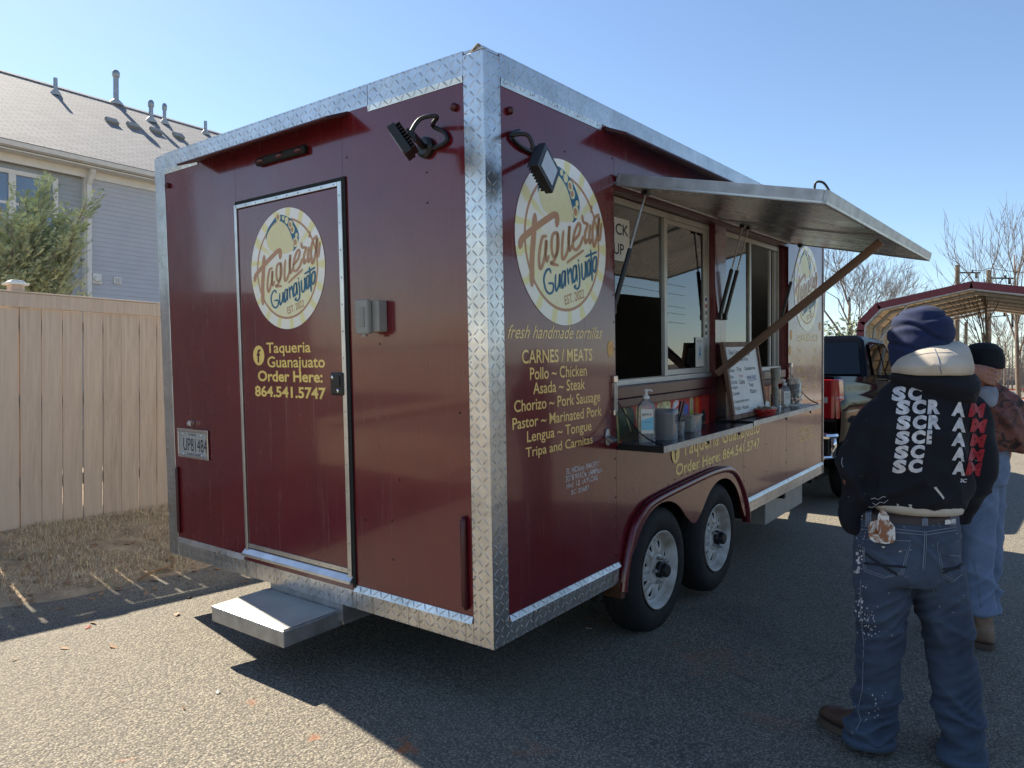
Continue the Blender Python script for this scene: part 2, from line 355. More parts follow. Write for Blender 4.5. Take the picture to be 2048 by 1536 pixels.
    M['denim2'] = cloth('pale_denim', L(76, 90, 114), L(110, 124, 146), 4.0, 0.3, 420, 0.70, 0.05, wear_shading=0.35)
    M['hoodie'] = cloth('black_fleece', L(12, 13, 20), L(19, 21, 30), 6, 0.25, 300, 0.70, 0.03, pscale=34, wear_shading=0.25)
    M['beanie'] = cloth('navy_fleece', L(15, 24, 52), L(25, 38, 72), 8, 0.4, 380, 0.71, 0.06, pscale=60, wear_shading=0.3)
    M['beanie2'] = cloth('black_knit', L(12, 14, 20), L(20, 22, 30), 8, 0.4, 300, sheen=0.03)
    M['beige'] = cloth('beige_fleece', L(176, 164, 148), L(204, 194, 180), 6, 0.25, 300, 0.66, 0.05)
    M['greyfl'] = cloth('grey_fleece', L(112, 114, 120), L(146, 148, 154), 6, 0.25, 300, 0.0, 0.05)
    t = NT('camo_jacket'); c = t.mix(t.ramp(t.noise(7, 4, 0.6, dist=0.8), [(0.42, 0.0), (0.5, 1.0)]), L(74, 44, 38), L(118, 70, 58))
    c = t.mix(t.ramp(t.noise(11, 3, 0.6, dist=1.0), [(0.60, 0.0), (0.63, 1.0)]), c, L(52, 34, 30))
    c = t.mix(t.ramp(t.noise(9, 3, vec=t.vmul(t.tc(), (2.2, 2.2, 0.6)), dist=2), [(0.66, 0.0), (0.68, 0.8)]), c, L(168, 150, 128))
    t.bsdf(c, 0.55, 0, t.bump(t.noise(120, 3), 0.2, 0.003), 0.4, sheen=0.1); M['camo'] = t.m
    M['skin'] = pbr('skin', L(150, 98, 78), 0.5, 0, 0.05, 14, 0.08, 160, col2=L(128, 80, 64))
    M['boot'] = pbr('work_boot', L(108, 82, 66), 0.6, 0, 0.1, 9, 0.15, 60, col2=L(74, 54, 44))
    M['boot2'] = pbr('tan_boot', L(158, 132, 110), 0.6, 0, 0.1, 9, 0.15, 60, col2=L(116, 92, 76))
    M['sole'] = pbr('boot_sole', L(92, 76, 62), 0.8, 0, 0.1, 12)
    t = NT('paint_spattered_leather'); c = t.mix(t.ramp(t.noise(22, 5, 0.65, dist=0.8), [(0.47, 0.0), (0.53, 1.0)]), L(142, 92, 62), L(216, 212, 204))
    t.bsdf(c, 0.6, 0, t.bump(t.noise(60, 4), 0.25, 0.004)); M['leather'] = t.m
    M['belt'] = pbr('belt', L(62, 46, 40), 0.6, 0, 0.1, 10)
    M['stitch'] = pbr('seam_thread', L(120, 128, 140), 0.8, 0, 0.05, 30)
    M['dstripe'] = pbr('dark_stitching', L(20, 25, 38), 0.8, 0, 0.0)
    M['pwhite'] = cloth('white_print', L(158, 156, 160), L(224, 222, 222), 46, 0.1, 300)
    M['pred'] = cloth('red_print', L(118, 26, 34), L(176, 46, 56), 46, 0.1, 300)
    # truck
    t = NT('black_car_paint'); t.bsdf(L(12, 13, 15), 0.35, 0.0, t.bump(t.noise(1.5, 2), 0.10, 0.03), 0.0, 0.38, 0.03); M['car'] = t.m
    M['tail'] = NT('red_lens').m; t = NT('red_tail_lens'); t.bsdf(t.mix(t.noise(20, 2), L(120, 8, 14), L(186, 22, 30)), 0.12, 0, None, 0.6, 0.6); M['tail'] = t.m
    M['lenswhite'] = pbr('clear_lens', L(190, 190, 190), 0.15, 0.2, 0.05, 40)
    # house
    M['siding'] = pbr('blue_grey_siding', L(188, 191, 197), 0.6, 0, 0.03, 2, 0.04, 80)
    M['siding2'] = pbr('sage_grey_siding', L(166, 173, 177), 0.6, 0, 0.03, 2, 0.04, 80)
    t = NT('shingle'); br = t.n.new('ShaderNodeTexBrick'); X = t.xyz(t.tc('Object'))
    t.put(br.inputs['Vector'], t.comb(X[0], t.math('MULTIPLY', X[1], 1.15), 0.0)); br.inputs['Scale'].default_value = 1.0
    br.inputs['Brick Width'].default_value = 0.30; br.inputs['Row Height'].default_value = 0.145; br.inputs['Mortar Size'].default_value = 0.012
    br.inputs['Color1'].default_value = (0.22, 0.215, 0.22, 1); br.inputs['Color2'].default_value = (0.33, 0.32, 0.32, 1); br.inputs['Mortar'].default_value = (0.05, 0.05, 0.055, 1)
    c = t.mix(t.math('MULTIPLY', t.noise(0.7, 4), 0.4), br.outputs[0], (0.17, 0.17, 0.18))
    t.bsdf(c, 0.85, 0, t.bump(br.outputs[1], -0.6, 0.02)); M['shingle'] = t.m
    M['bark'] = pbr('bark', L(124, 113, 103), 0.85, 0, 0.1, 8, 0.3, 30)
    M['bark_far'] = pbr('far_bark', L(138, 128, 120), 0.9, 0, 0.08, 2)
    t = NT('evergreen'); c = t.mix(t.noise(4, 3), L(52, 66, 44), L(104, 118, 74)); t.bsdf(c, 0.6); M['ever'] = t.m
    t = NT('cypress_spray'); c = t.mix(t.ramp(t.noise(6, 3), [(0.3, 0), (0.7, 1)]), L(108, 124, 98), L(186, 196, 152)); t.bsdf(c, 0.55); M['cypress'] = t.m
    M['redmetal'] = pbr('burgundy_metal', L(112, 40, 50), 0.4, 0.1, 0.06, 4)
    M['roofunder'] = pbr('bare_sheet', L(196, 182, 156), 0.45, 0.35, 0.06, 3)
    M['pole'] = pbr('pole_wood', L(112, 98, 82), 0.85, 0, 0.12, 4)
    M['tan_wall'] = pbr('tan_wall', L(176, 168, 152), 0.7, 0, 0.05, 2)
    M['chip'] = pbr('barricade', L(196, 90, 66), 0.6, 0, 0.05, 4)
make_materials()
# ------------------------------------------------------------------ ground
def lot():
    mb = MB(); xs = [-60,-30,-15,-8,-5,-4,-3,-2,-1,0,1,2,3,4,5,6,7,8,9,12,18,30,60,120,260]; ys = [-260,-120,-60,-30,-15,-8,-5,-3,-1,1,3,5,8,15,30,60,120,260]
    mb.add([(x, y, gz(x)) for y in ys for x in xs], [(j*len(xs)+i, j*len(xs)+i+1, (j+1)*len(xs)+i+1, (j+1)*len(xs)+i) for j in range(len(ys)-1) for i in range(len(xs)-1)])
    struct('asphalt_lot', mb, M['asphalt'])
lot()

# ------------------------------------------------------------------ lettering
_txt = {}
def text2d(s, bold=0.0, shear=0.0, spacing=1.0):
    key = (s, bold, shear, spacing)
    if key not in _txt:
        cu = bpy.data.curves.new('lettering', 'FONT'); cu.body = s; cu.offset = bold; cu.shear = shear; cu.space_character = spacing; cu.resolution_u = 3
        o = bpy.data.objects.new('lettering_tmp', cu); COL.objects.link(o)
        dg = bpy.context.evaluated_depsgraph_get(); me = o.evaluated_get(dg).to_mesh()
        v = [(p.co.x, p.co.y) for p in me.vertices]; f = [tuple(p.vertices) for p in me.polygons]
        o.evaluated_get(dg).to_mesh_clear(); bpy.data.objects.remove(o); bpy.data.curves.remove(cu)
        x0 = min(p[0] for p in v); x1 = max(p[0] for p in v); y0 = min(p[1] for p in v); y1 = max(p[1] for p in v)
        _txt[key] = ([((a-x0)/(x1-x0), (b-y0)/(y1-y0)) for a, b in v], f)
    return _txt[key]
def put_text(name, s, fn, mat, parent, bold=0.0, shear=0.0, spacing=1.0):   # fn maps the unit square to 3-D; one object per word
    v, f = text2d(s, bold, shear, spacing); words = len(s.split())
    par = list(range(len(v)))
    def find(a):
        while par[a] != a: par[a] = par[par[a]]; a = par[a]
        return a
    for q in f:
        for i in q[1:]: par[find(i)] = find(q[0])
    cuts = []
    if words > 1:
        iv = {}
        for i, p in enumerate(v):
            r = find(i); lo, hi = iv.get(r, (9, -9)); iv[r] = (min(lo, p[0]), max(hi, p[0]))
        iv = sorted(iv.values()); gaps = []; end = iv[0][1]
        for lo, hi in iv[1:]:
            if lo > end: gaps.append((lo-end, (lo+end)/2))
            end = max(end, hi)
        cuts = sorted(g[1] for g in sorted(gaps)[-(words-1):])
    o = None
    for w in range(len(cuts)+1):
        lo = cuts[w-1] if w else -9; hi = cuts[w] if w < len(cuts) else 9
        fw = [q for q in f if lo < v[q[0]][0] <= hi]
        if not fw: continue
        ids = sorted({i for q in fw for i in q}); mp = {i: k for k, i in enumerate(ids)}
        mb = MB(); mb.add([fn(*v[i]) for i in ids], [tuple(mp[i] for i in q) for q in fw]); o = obj(name, mb, mat, parent, fix=False)
    return o
EPS = 0.0012
def rear(y, z, d=0.0): return (-EPS - d, y, z)
def side(x, z, d=0.0): return (x, -EPS - d, z)
def rtext(name, s, yl, yr, z0, z1, mat, parent, d=0.0, **k):              # on the rear wall, read from behind
    return put_text(name, s, lambda a, b: rear(yl + (yr-yl)*a, z0 + (z1-z0)*b, d), mat, parent, **k)
def stext(name, s, x0, x1, z0, z1, mat, parent, d=0.0, dz=0.0, **k):      # on the serving side; dz = rise along the line
    return put_text(name, s, lambda a, b: side(x0 + (x1-x0)*a, z0 + (z1-z0)*b + dz*a, d), mat, parent, **k)

# ------------------------------------------------------------------ the food trailer
W_, L_, ZB, ZT = 2.44, 4.724, 0.49, 2.771
trailer = thing('food_trailer', 'maroon taqueria food trailer with silver tread plate corners and raised serving awning', 'food trailer', MT)
def P(name, mb, mat, parent=None, **k): return obj(name, mb, mat, parent or trailer, **k)
fs = lambda u, v, d: (u, d, v)       # side prism: (x, z) extruded in y
fr = lambda u, v, d: (d, u, v)       # rear prism: (y, z) extruded in x
TH = 0.03
def spanel(name, poly, y0=0.0, y1=TH, mat='paint', **k): return P(name, MB().prism(poly, fs, y0, y1), M[mat], **k)
def rpanel(name, poly, x0=0.0, x1=TH, mat='paint', **k): return P(name, MB().prism(poly, fr, x0, x1), M[mat], **k)
R4 = lambda a, b, c, d: [(a, c), (b, c), (b, d), (a, d)]
OX0, OX1, OZ0, OZ1 = 0.98, 3.72, 1.145, 2.415            # serving opening
G = 0.0012
spanel('side_panel', R4(0.03, OX0-0.004-G, ZB, ZT))
spanel('side_panel', R4(OX0-0.004+G, OX1, OZ1, ZT))
spanel('side_panel', R4(OX1+G, L_, OZ0, ZT)); spanel('side_panel', R4(3.68+G, L_, ZB, OZ0-2*G))
spanel('side_panel', R4(2.73+G, 3.68-G, ZB, OZ0-G))
FEND = [(1.0,0.44),(1.03,0.56),(1.10,0.715),(1.20,0.79),(1.333,0.829),(1.7,0.852),(2.146,0.868),(2.39,0.852),(2.53,0.80),(2.65,0.69),(2.715,0.59),(2.75,0.50),(2.756,0.44)]
FC = [(p.x, p.y) for p in smooth_path([(a, b, 0) for a, b in FEND], 5)]
FI = [p for p in FC if p[1] > ZB and p[0] < 2.725]
spanel('side_panel', [(OX0-0.004+G, OZ0-G), (OX0-0.004+G, ZB)] + [(FI[0][0], ZB)] + FI + [(2.73-G, FI[-1][1]), (2.73-G, OZ0-G)])
# rear wall round the door
DY0, DY1, DZ0, DZ1 = 0.81, 1.645, 0.60, 2.402
rpanel('rear_panel', R4(0.03, DY0, ZB, ZT)); rpanel('rear_panel', R4(DY1, W_-0.0, ZB, ZT))
rpanel('rear_panel', R4(DY0+G, DY1-G, DZ1, ZT)); rpanel('rear_panel', R4(DY0+G, DY1-G, ZB, DZ0))
spanel('far_side_panel', R4(0.0, L_, ZB, ZT), W_-TH, W_, 'alu_w')  # unseen side, coloured pale to bounce neutral light onto the fence
P('nose_panel', MB().prism([(L_-0.001, 0.0), (5.45, 0.95), (5.45, 1.49), (L_-0.001, W_)], lambda u, v, d: (u, v, d), ZB+0.02, ZT-0.02), M['paint'])
P('roof_sheet', MB().box(0.003, L_-0.003, 0.003, W_-0.003, ZT-0.02, ZT+0.012), M['alu'])
P('floor_deck', MB().prism([(0.035,0.035),(0.975,0.035),(0.975,0.46),(2.79,0.46),(2.79,0.035),(L_-0.035,0.035),(L_-0.035,W_-0.035),(2.79,W_-0.035),(2.79,W_-0.46),(0.975,W_-0.46),(0.975,W_-0.035),(0.035,W_-0.035)], lambda u, v, d: (u, v, d), ZB-0.02, ZB+0.05), M['dark'])
P('interior_lining', MB().box(0.04, L_-0.1, W_-0.07, W_-0.034, 0.55, 2.7).box(0.04, 0.06, 0.06, W_-0.07, 0.55, 2.7).box(L_-0.1, L_-0.08, 0.06, W_-0.07, 0.55, 2.7).box(0.06, L_-0.1, 0.06, W_-0.07, 2.66, 2.70), M['inside'])
P('kitchen_bench', MB().box(0.5, 4.2, 1.75, 2.3, 0.55, 1.38).box(0.6, 4.1, 1.95, 2.33, 2.12, 2.45).box(1.0, 1.5, 1.8, 2.2, 1.38, 1.75).box(2.9, 3.5, 1.8, 2.2, 1.38, 1.9), M['stain'], bev=0.006)
tl = NT('lamp_tube'); tl.bsdf((0.9, 0.9, 0.85), 0.5, 0, emis=(1, 0.97, 0.88), estr=7.0)
P('lamp_tube', MB().cyl((2.55, 1.05, 2.585), (3.55, 1.05, 2.585), 0.016, 10), tl.m, smooth=True)
# under the floor
ch = MB()
for y in (0.32, 2.08): ch.box(0.75, 5.6, y-0.03, y+0.03, ZB-0.13, ZB-0.021)
for x in (0.9, 2.95, 3.8, 4.6): ch.box(x-0.02, x+0.02, 0.05, W_-0.05, ZB-0.08, ZB-0.022)
P('chassis', ch, M['dark'])
P('hitch_tongue', MB().beam((4.7, 0.75, ZB-0.1), (6.15, 1.2, ZB-0.1), 0.07, 0.1).beam((4.7, 1.69, ZB-0.1), (6.15, 1.24, ZB-0.1), 0.07, 0.1), M['dark'])
P('tank_box', MB().box(3.48, 4.46, 0.10, 0.75, 0.25, ZB-0.025), M['grey'], bev=0.006)
P('jack_leg', MB().box(5.25, 5.33, 1.18, 1.26, -0.14, 0.75), M['steel'])

# tread plate trims: each piece proud of the sheet
PR = 0.0022
def trim(name, mb, mat='tread', **k): return P(name, mb, M[mat], **k)
def angle_post(y_in, xs_, ys_):
    mb = MB(); return mb
mb = MB().prism([(-PR-0.002, 0.097), (-PR-0.002, -PR-0.002), (0.097, -PR-0.002), (0.097, 0.0), (0.0, 0.0), (0.0, 0.097)], lambda u, v, d: (u, v, d), ZB-0.006, ZT-0.004)
trim('corner_plate', mb, bev=0.002)
mb = MB().prism([(-PR-0.002, W_-0.10), (-PR-0.002, W_+0.004), (0.10, W_+0.004), (0.10, W_), (0.0, W_), (0.0, W_-0.10)], lambda u, v, d: (u, v, d), ZB-0.006, ZT-0.004)
trim('corner_plate', mb, bev=0.002)
trim('corner_plate', MB().box(L_-0.012, L_+0.004, -0.008, 0.0, ZB-0.004, ZT-0.006), 'steel')
trim('corner_flap', MB().loft([[(-0.005, 0.005, ZT-0.002), (-0.005, -0.006, ZT-0.002), (0.02, -0.006, ZT+0.004)], [(-0.004, 0.06, ZT+0.001), (-0.003, 0.058, ZT-0.002), (0.02, 0.058, ZT+0.004)], [(-0.012, 0.02, ZT+0.02), (-0.012, 0.012, ZT+0.018), (0.01, 0.012, ZT+0.016)]], cap=True), 'alu')
def band_s(x0, x1, z0, z1): return MB().box(x0, x1, -PR, 0.0, z0, z1)
def band_r(y0, y1, z0, z1): return MB().box(-PR, 0.0, y0, y1, z0, z1)
trim('roof_edge_plate', MB().box(0.099, L_-0.013, -PR, 0.0, 2.690, ZT+0.008).box(0.099, L_-0.013, -PR, 0.05, ZT+0.0085, ZT+0.0135))
trim('roof_edge_plate', MB().box(-PR, 0.0, 0.099, 0.634, 2.693, ZT+0.008).box(-PR, 0.05, 0.099, 0.634, ZT+0.0085, ZT+0.0135))
trim('roof_edge_plate', MB().box(-PR, 0.0, 0.638, W_-0.102, 2.693, ZT+0.006).box(-PR, 0.05, 0.638, W_-0.102, ZT+0.0065, ZT+0.0135))
# slanted drip lips under the roof edge and over the base plates (they catch the light)
def lip(name, a, b, drop, out, along):
    mb = MB()
    if along == 's': mb.add([(a, -PR-0.001, drop[0]), (b, -PR-0.001, drop[0]), (b, -PR-out, drop[1]), (a, -PR-out, drop[1]), (a, -0.0005, drop[0]), (b, -0.0005, drop[0]), (b, -0.0005, drop[1]), (a, -0.0005, drop[1])], [(0,1,2,3),(4,7,6,5),(0,3,7,4),(1,5,6,2),(3,2,6,7),(0,4,5,1)])
    else: mb.add([(-PR-0.001, a, drop[0]), (-PR-0.001, b, drop[0]), (-PR-out, b, drop[1]), (-PR-out, a, drop[1]), (-0.0005, a, drop[0]), (-0.0005, b, drop[0]), (-0.0005, b, drop[1]), (-0.0005, a, drop[1])], [(0,1,2,3),(4,7,6,5),(0,3,7,4),(1,5,6,2),(3,2,6,7),(0,4,5,1)])
    return trim(name, mb)
lip('drip_lip', 0.10, 0.86, (2.660, 2.689), 0.004, 's'); lip('drip_lip', 0.10, 0.634, (2.668, 2.692), 0.004, 'r'); lip('drip_lip', 1.99, W_-0.104, (2.668, 2.692), 0.004, 'r')
trim('base_plate', band_s(0.099, 0.993, ZB-0.006, 0.566)); lip('base_lip', 0.10, 0.993, (0.590, 0.567), 0.012, 's')
trim('base_plate', band_s(2.757, L_-0.013, ZB-0.004, 0.566)); lip('base_lip', 2.757, L_-0.014, (0.590, 0.567), 0.012, 's')
trim('base_plate', band_r(0.099, 0.795, ZB-0.006, 0.566)); lip('base_lip', 0.10, 0.80, (0.594, 0.567), 0.012, 'r')
trim('base_plate', band_r(0.797, 1.655, ZB-0.006, 0.566)); trim('base_plate', band_r(1.657, W_-0.102, ZB-0.006, 0.566)); lip('base_lip', 1.665, W_-0.103, (0.594, 0.567), 0.012, 'r')

# screws: too small to pick apart
def dome(mb, p, n, r=0.005, h=0.003):
    p, n = Vector(p), Vector(n); mb.tube([p, p+n*h*0.6, p+n*h], [r, r*0.8, r*0.25], 6)
sc = MB()
for i in range(9): dome(sc, (-PR-0.004, 0.13+0.05+i*0.07, 0.578), (-1,0,0), 0.004)
for i in range(14): dome(sc, (-PR-0.004, 1.70+i*0.05, 0.578), (-1,0,0), 0.004)
for i in range(22): dome(sc, (-PR-0.002, 0.085, 0.55+i*0.105), (-1,0,0), 0.0035); dome(sc, (0.088, -PR-0.002, 0.55+i*0.105), (0,-1,0), 0.0035)
for x in (0.135, 0.3, 0.48, 0.66, 0.83): dome(sc, (x, -PR-0.008, 2.675), (0,-1,0), 0.004)
for i in range(9): dome(sc, (0.0, 1.58-i*0.087, 1.582), (-1,0,0), 0.0035)
tag(P('screw_heads', sc, M['steel'], smooth=True), kind='stuff')
sc = MB()
for x in (0.965, 2.742, 3.668, 4.69):
    for i in range(7): dome(sc, (x, 0.0, 0.63+i*0.095 if x < 4 else 0.7+i*0.26), (0,-1,0), 0.0045)
for i in range(11): dome(sc, (0.965, 0.0, 1.25+i*0.13), (0,-1,0), 0.0045)
for i in range(15):
    x = 1.2+i*0.088; z = 0.805+0.085*min(1, (x-1.2)/0.5) if x < 2.42 else 0.82; dome(sc, (x, 0.0, z+0.018), (0,-1,0), 0.005)
for x, z in ((3.2,0.72),(3.2,0.92),(4.2,0.72),(4.2,0.93),(0.5,1.72),(0.55,2.5),(0.95,2.47),(0.95,2.58)): dome(sc, (x, 0.0, z), (0,-1,0), 0.0045)
for y, z in ((0.30,2.36),(0.30,2.24),(0.78,2.5),(0.78,2.62),(0.55,0.75),(0.55,0.92),(0.5,1.1),(0.15,1.4),(0.72,0.9),(0.6,1.68)): dome(sc, (0.0, y, z), (-1,0,0), 0.0045)
tag(P('rivets', sc, M['dark'], smooth=True), kind='stuff')

# door
door = P('door', MB().box(-0.006, 0.028, DY0+0.028, DY1-0.022, 0.64, DZ1-0.022), M['paint'], bev=0.003)
for nm, b in (('door_frame', (DY0, DY0+0.026, 0.60, DZ1)), ('door_frame', (DY1-0.02, DY1, 0.60, DZ1)), ('door_frame', (DY0+0.027, DY1-0.021, DZ1-0.02, DZ1))):
    P(nm, MB().box(-0.014, 0.02, *b), M['alu'], door, bev=0.002)
P('door_seal', MB().box(-0.008, 0.0, DY0-0.02, DY0-0.001, 0.58, DZ1+0.018).box(-0.007, 0.0, DY0-0.001, DY1, DZ1+0.001, DZ1+0.018), M['dark'], door)
P('kick_strip', MB().box(-0.011, -0.0065, DY0+0.03, DY1-0.024, 0.642, 0.664), M['alu'], door)
P('door_sill', MB().prism([(-0.03, 0.598), (-0.03, 0.612), (-0.004, 0.636), (0.0, 0.636), (0.0, 0.598)], lambda u, v, d: (u, d, v), DY0-0.004, DY1+0.012), M['alu'], door, bev=0.002)
sc = MB()
for i in range(15): dome(sc, (-0.014, DY0+0.013, 0.66+i*0.12), (-1,0,0), 0.004)
for i in range(10): dome(sc, (-0.014, 0.86+i*0.085, DZ1-0.010), (-1,0,0), 0.004); dome(sc, (-0.011, 0.88+i*0.08, 0.653), (-1,0,0), 0.003)
tag(P('door_screws', sc, M['steel'], door, smooth=True), kind='stuff')
lt = P('door_latch', MB().box(-0.022, -0.0065, 0.826, 0.912, 1.452, 1.556), M['black'], door, bev=0.008)
hb = MB(); dome(hb, (-0.022, 0.895, 1.535), (-1,0,0), 0.008); dome(hb, (-0.022, 0.86, 1.478), (-1,0,0), 0.008); hb.box(-0.030, -0.0225, 0.838, 0.876, 1.470, 1.545)
P('latch_paddle', MB().box(-0.027, -0.0225, 0.842, 0.884, 1.49, 1.54), M['black'], door, bev=0.003)
P('lock_cylinder', MB().lathe([(0.0085, 0), (0.0085, 0.004), (0.006, 0.006)], lambda a, b, h: (-0.022-h, 0.893+a, 1.534+b), 12), M['chrome'], door, smooth=2)
P('lock_cylinder', MB().lathe([(0.0085, 0), (0.0085, 0.004), (0.006, 0.006)], lambda a, b, h: (-0.022-h, 0.857+a, 1.474+b), 12), M['chrome'], door, smooth=2)

# step
ST = [(-0.305, 0.92), (-0.305, 1.488)]
step = P('entry_step', MB().box(-0.305, 0.02, 0.922, 1.488, 0.372, 0.447), M['galv'], bev=0.006)
P('step_tread', MB().box(-0.297, -0.004, 0.930, 1.480, 0.4475, 0.4505), M['alu_w'], step, bev=0.002)
P('step_bracket', MB().box(0.004, 0.05, 0.90, 1.46, 0.40, ZB-0.007).box(0.05, 0.55, 0.95, 0.99, 0.36, ZB-0.04).box(0.05, 0.55, 1.40, 1.44, 0.36, ZB-0.04), M['galv'], step)

# rain visors
def visor(name, a, b, z, along):
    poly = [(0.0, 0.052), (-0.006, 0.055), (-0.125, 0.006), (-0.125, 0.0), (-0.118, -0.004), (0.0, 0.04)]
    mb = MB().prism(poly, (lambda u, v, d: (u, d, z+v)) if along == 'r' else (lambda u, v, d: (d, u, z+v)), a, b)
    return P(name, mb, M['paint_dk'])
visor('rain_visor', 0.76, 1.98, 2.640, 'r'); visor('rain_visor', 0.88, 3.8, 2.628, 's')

# rear light bar, meter box, plate, marker lamps, rub rail
lb = P('brake_light_bar', MB().box(-0.028, 0.0, 1.045, 1.43, 2.562, 2.602), M['dark'], bev=0.010)
for i, y in enumerate((1.09, 1.235, 1.385)): P('lens', MB().ball((-0.028, y, 2.582), (0.008, 0.032, 0.013), 10, 6), M['paint_dk'], lb, smooth=True)
mt = P('meter_box', MB().box(-0.05, 0.0, 0.548, 0.662, 1.730, 1.862), M['grey'], bev=0.006)
P('meter_cover', MB().box(-0.078, -0.051, 0.585, 0.668, 1.722, 1.868), M['grey'], mt, bev=0.008)
P('meter_window', MB().box(-0.0805, -0.0785, 0.606, 0.640, 1.752, 1.836), M['smoke'], mt)
P('meter_catch', MB().box(-0.07, -0.055, 0.612, 0.634, 1.712, 1.721), M['grey'], mt)
pl = P('licence_plate', MB().box(-0.006, -0.001, 1.984, 2.288, 1.073, 1.225), pbr('plate_metal', L(178, 180, 178), 0.4, 0.2, 0.05, 14), bev=0.002)
P('plate_frame', MB().box(-0.012, -0.0065, 1.976, 2.296, 1.213, 1.231).box(-0.012, -0.0065, 1.976, 2.296, 1.066, 1.080).box(-0.0122, -0.0065, 1.976, 1.990, 1.0805, 1.2125).box(-0.0122, -0.0065, 2.282, 2.296, 1.0805, 1.2125), M['chrome'], pl, bev=0.002)
pt = lambda nm, s, a, b, c, d, m: put_text(nm, s, lambda u, v: (-0.0068, a+(b-a)*u, c+(d-c)*v), M[m], pl)
pt('plate_number', 'UP81484', 2.240, 1.994, 1.105, 1.178, 'ink'); pt('plate_caption', 'Permanent', 2.18, 2.10, 1.193, 1.206, 'ink'); pt('plate_caption', 'South Carolina', 2.20, 2.05, 1.083, 1.097, 'ink')
bb = MB()
for y in (2.235, 2.045):
    for z in (1.200, 1.088): dome(bb, (-0.007, y, z), (-1,0,0), 0.008, 0.006)
P('plate_bolts', bb, M['chrome'], pl, smooth=True)
lp = P('plate_lamp', MB().ball((-0.014, 2.145, 1.262), (0.016, 0.022, 0.014), 12, 8), M['lenswhite'], smooth=True)
P('lamp_cap', MB().box(-0.03, -0.0005, 2.118, 2.132, 1.25, 1.276).box(-0.012, -0.0005, 2.13, 2.175, 1.246, 1.278), M['chrome'], lp, bev=0.003)
for nm, c in (('clearance_lamp', (-0.008, 0.143, 2.583)), ('clearance_lamp', (0.152, -0.008, 2.577)), ('clearance_lamp', (-0.008, 2.30, 2.60))):
    P(nm, MB().ball(c, 0.016, 10, 7), M['paint_dk'], smooth=True)
P('rub_rail', MB().tube([(-0.004, 0.132, 0.985), (-0.014, 0.132, 0.975), (-0.014, 0.131, 0.635), (-0.004, 0.131, 0.625)], 0.013, 8), M['paint_dk'], smooth=True)
P('rub_rail', MB().tube([(-0.004, 2.318, 1.00), (-0.010, 2.318, 0.99), (-0.010, 2.318, 0.63), (-0.004, 2.318, 0.62)], 0.010, 8), M['paint_dk'], smooth=True)
cl = P('awning_lamp', MB().box(1.06, 1.17, -0.022, -0.0005, 2.448, 2.482), M['chrome'], bev=0.010)
for x in (1.085, 1.115, 1.145): P('lens', MB().ball((x, -0.022, 2.465), (0.011, 0.005, 0.012), 8, 6), M['lenswhite'], cl, smooth=True)

# flood lights (box head on a bracket with a loop of flex)
RMI = RM.inverted()
def flood(mount, out, c, a, b, n, flex):        # wall point, wall normal, head centre, half axes and lens normal
    mount, out, c, a, b, n = (Vector(q) for q in (mount, out, c, a, b, n))
    q = out.to_track_quat('Z', 'Y').to_matrix().to_4x4(); q.translation = mount; inv = q.inverted()
    base = P('flood_light', MB().lathe([(0.042, 0.0005), (0.042, 0.018), (0.03, 0.028)], lambda u, v, h: q @ Vector((u, v, h)), 16), M['black'], smooth=2)
    P('bracket', MB().beam(mount+out*0.02, c-n*0.05, 0.02, 0.02, (0.2, 0.1, 1)).obox(c-n*0.045, a*0.5, b*0.12, n*0.006), M['black'], base, bev=0.003)
    hd = MB().obox(c, a, b, n*0.016)
    for i in range(9): hd.obox(c-n*0.026+a*(-0.84+0.21*i), a.normalized()*0.0028, b*0.9, n*0.0095)
    P('lamp_head', hd, M['black'], base, bev=0.003)
    P('lens', MB().obox(c+n*0.0172, a*0.70, b*0.70, n*0.001), M['lenswhite'], base)
    P('power_flex', MB().tube(smooth_path(flex, 5), 0.0085, 8), M['black'], base, smooth=True)
    return base
va = RMI @ (AR*0.0285 - AU*0.0345 + AF*0.05); vb = RMI @ (-AR*0.0165 - AU*0.0355 - AF*0.026); vb = vb - va*(va.dot(vb)/va.dot(va)); vn = va.cross(vb).normalized()
vn = vn if vn.y < 0 else -vn
hc = RMI @ pxd(1091, 337, 2.80)
flood((0.345, 0, 2.44), (0,-1,0), hc, va*1.12, vb*1.25, vn, [hc-vn*0.03, hc-vn*0.045+Vector((0.0,0,0.06)), hc+Vector((-0.03,0.06,0.13)), hc+Vector((-0.06,0.12,0.135)), (0.19,-0.02,2.505), (0.16,-0.012,2.475), (0.22,-0.012,2.45), (0.33,-0.012,2.44)])
va = RMI @ (AR*0.034 - AU*0.050); vb = RMI @ (AF*0.046 + AR*0.002); vn = va.cross(vb).normalized(); vn = vn if vn.z < 0 else -vn
hc = RMI @ pxd(803, 284, 2.74)
flood((0, 0.295, 2.455), (-1,0,0), hc, va, vb, vn, [hc-vn*0.03, hc-vn*0.05+Vector((0.03,-0.01,0.06)), hc-vn*0.05+Vector((0.07,-0.06,0.07)), (-0.03,0.235,2.525), (-0.012,0.19,2.495), (-0.012,0.18,2.46), (-0.012,0.24,2.445), (-0.012,0.29,2.45)])

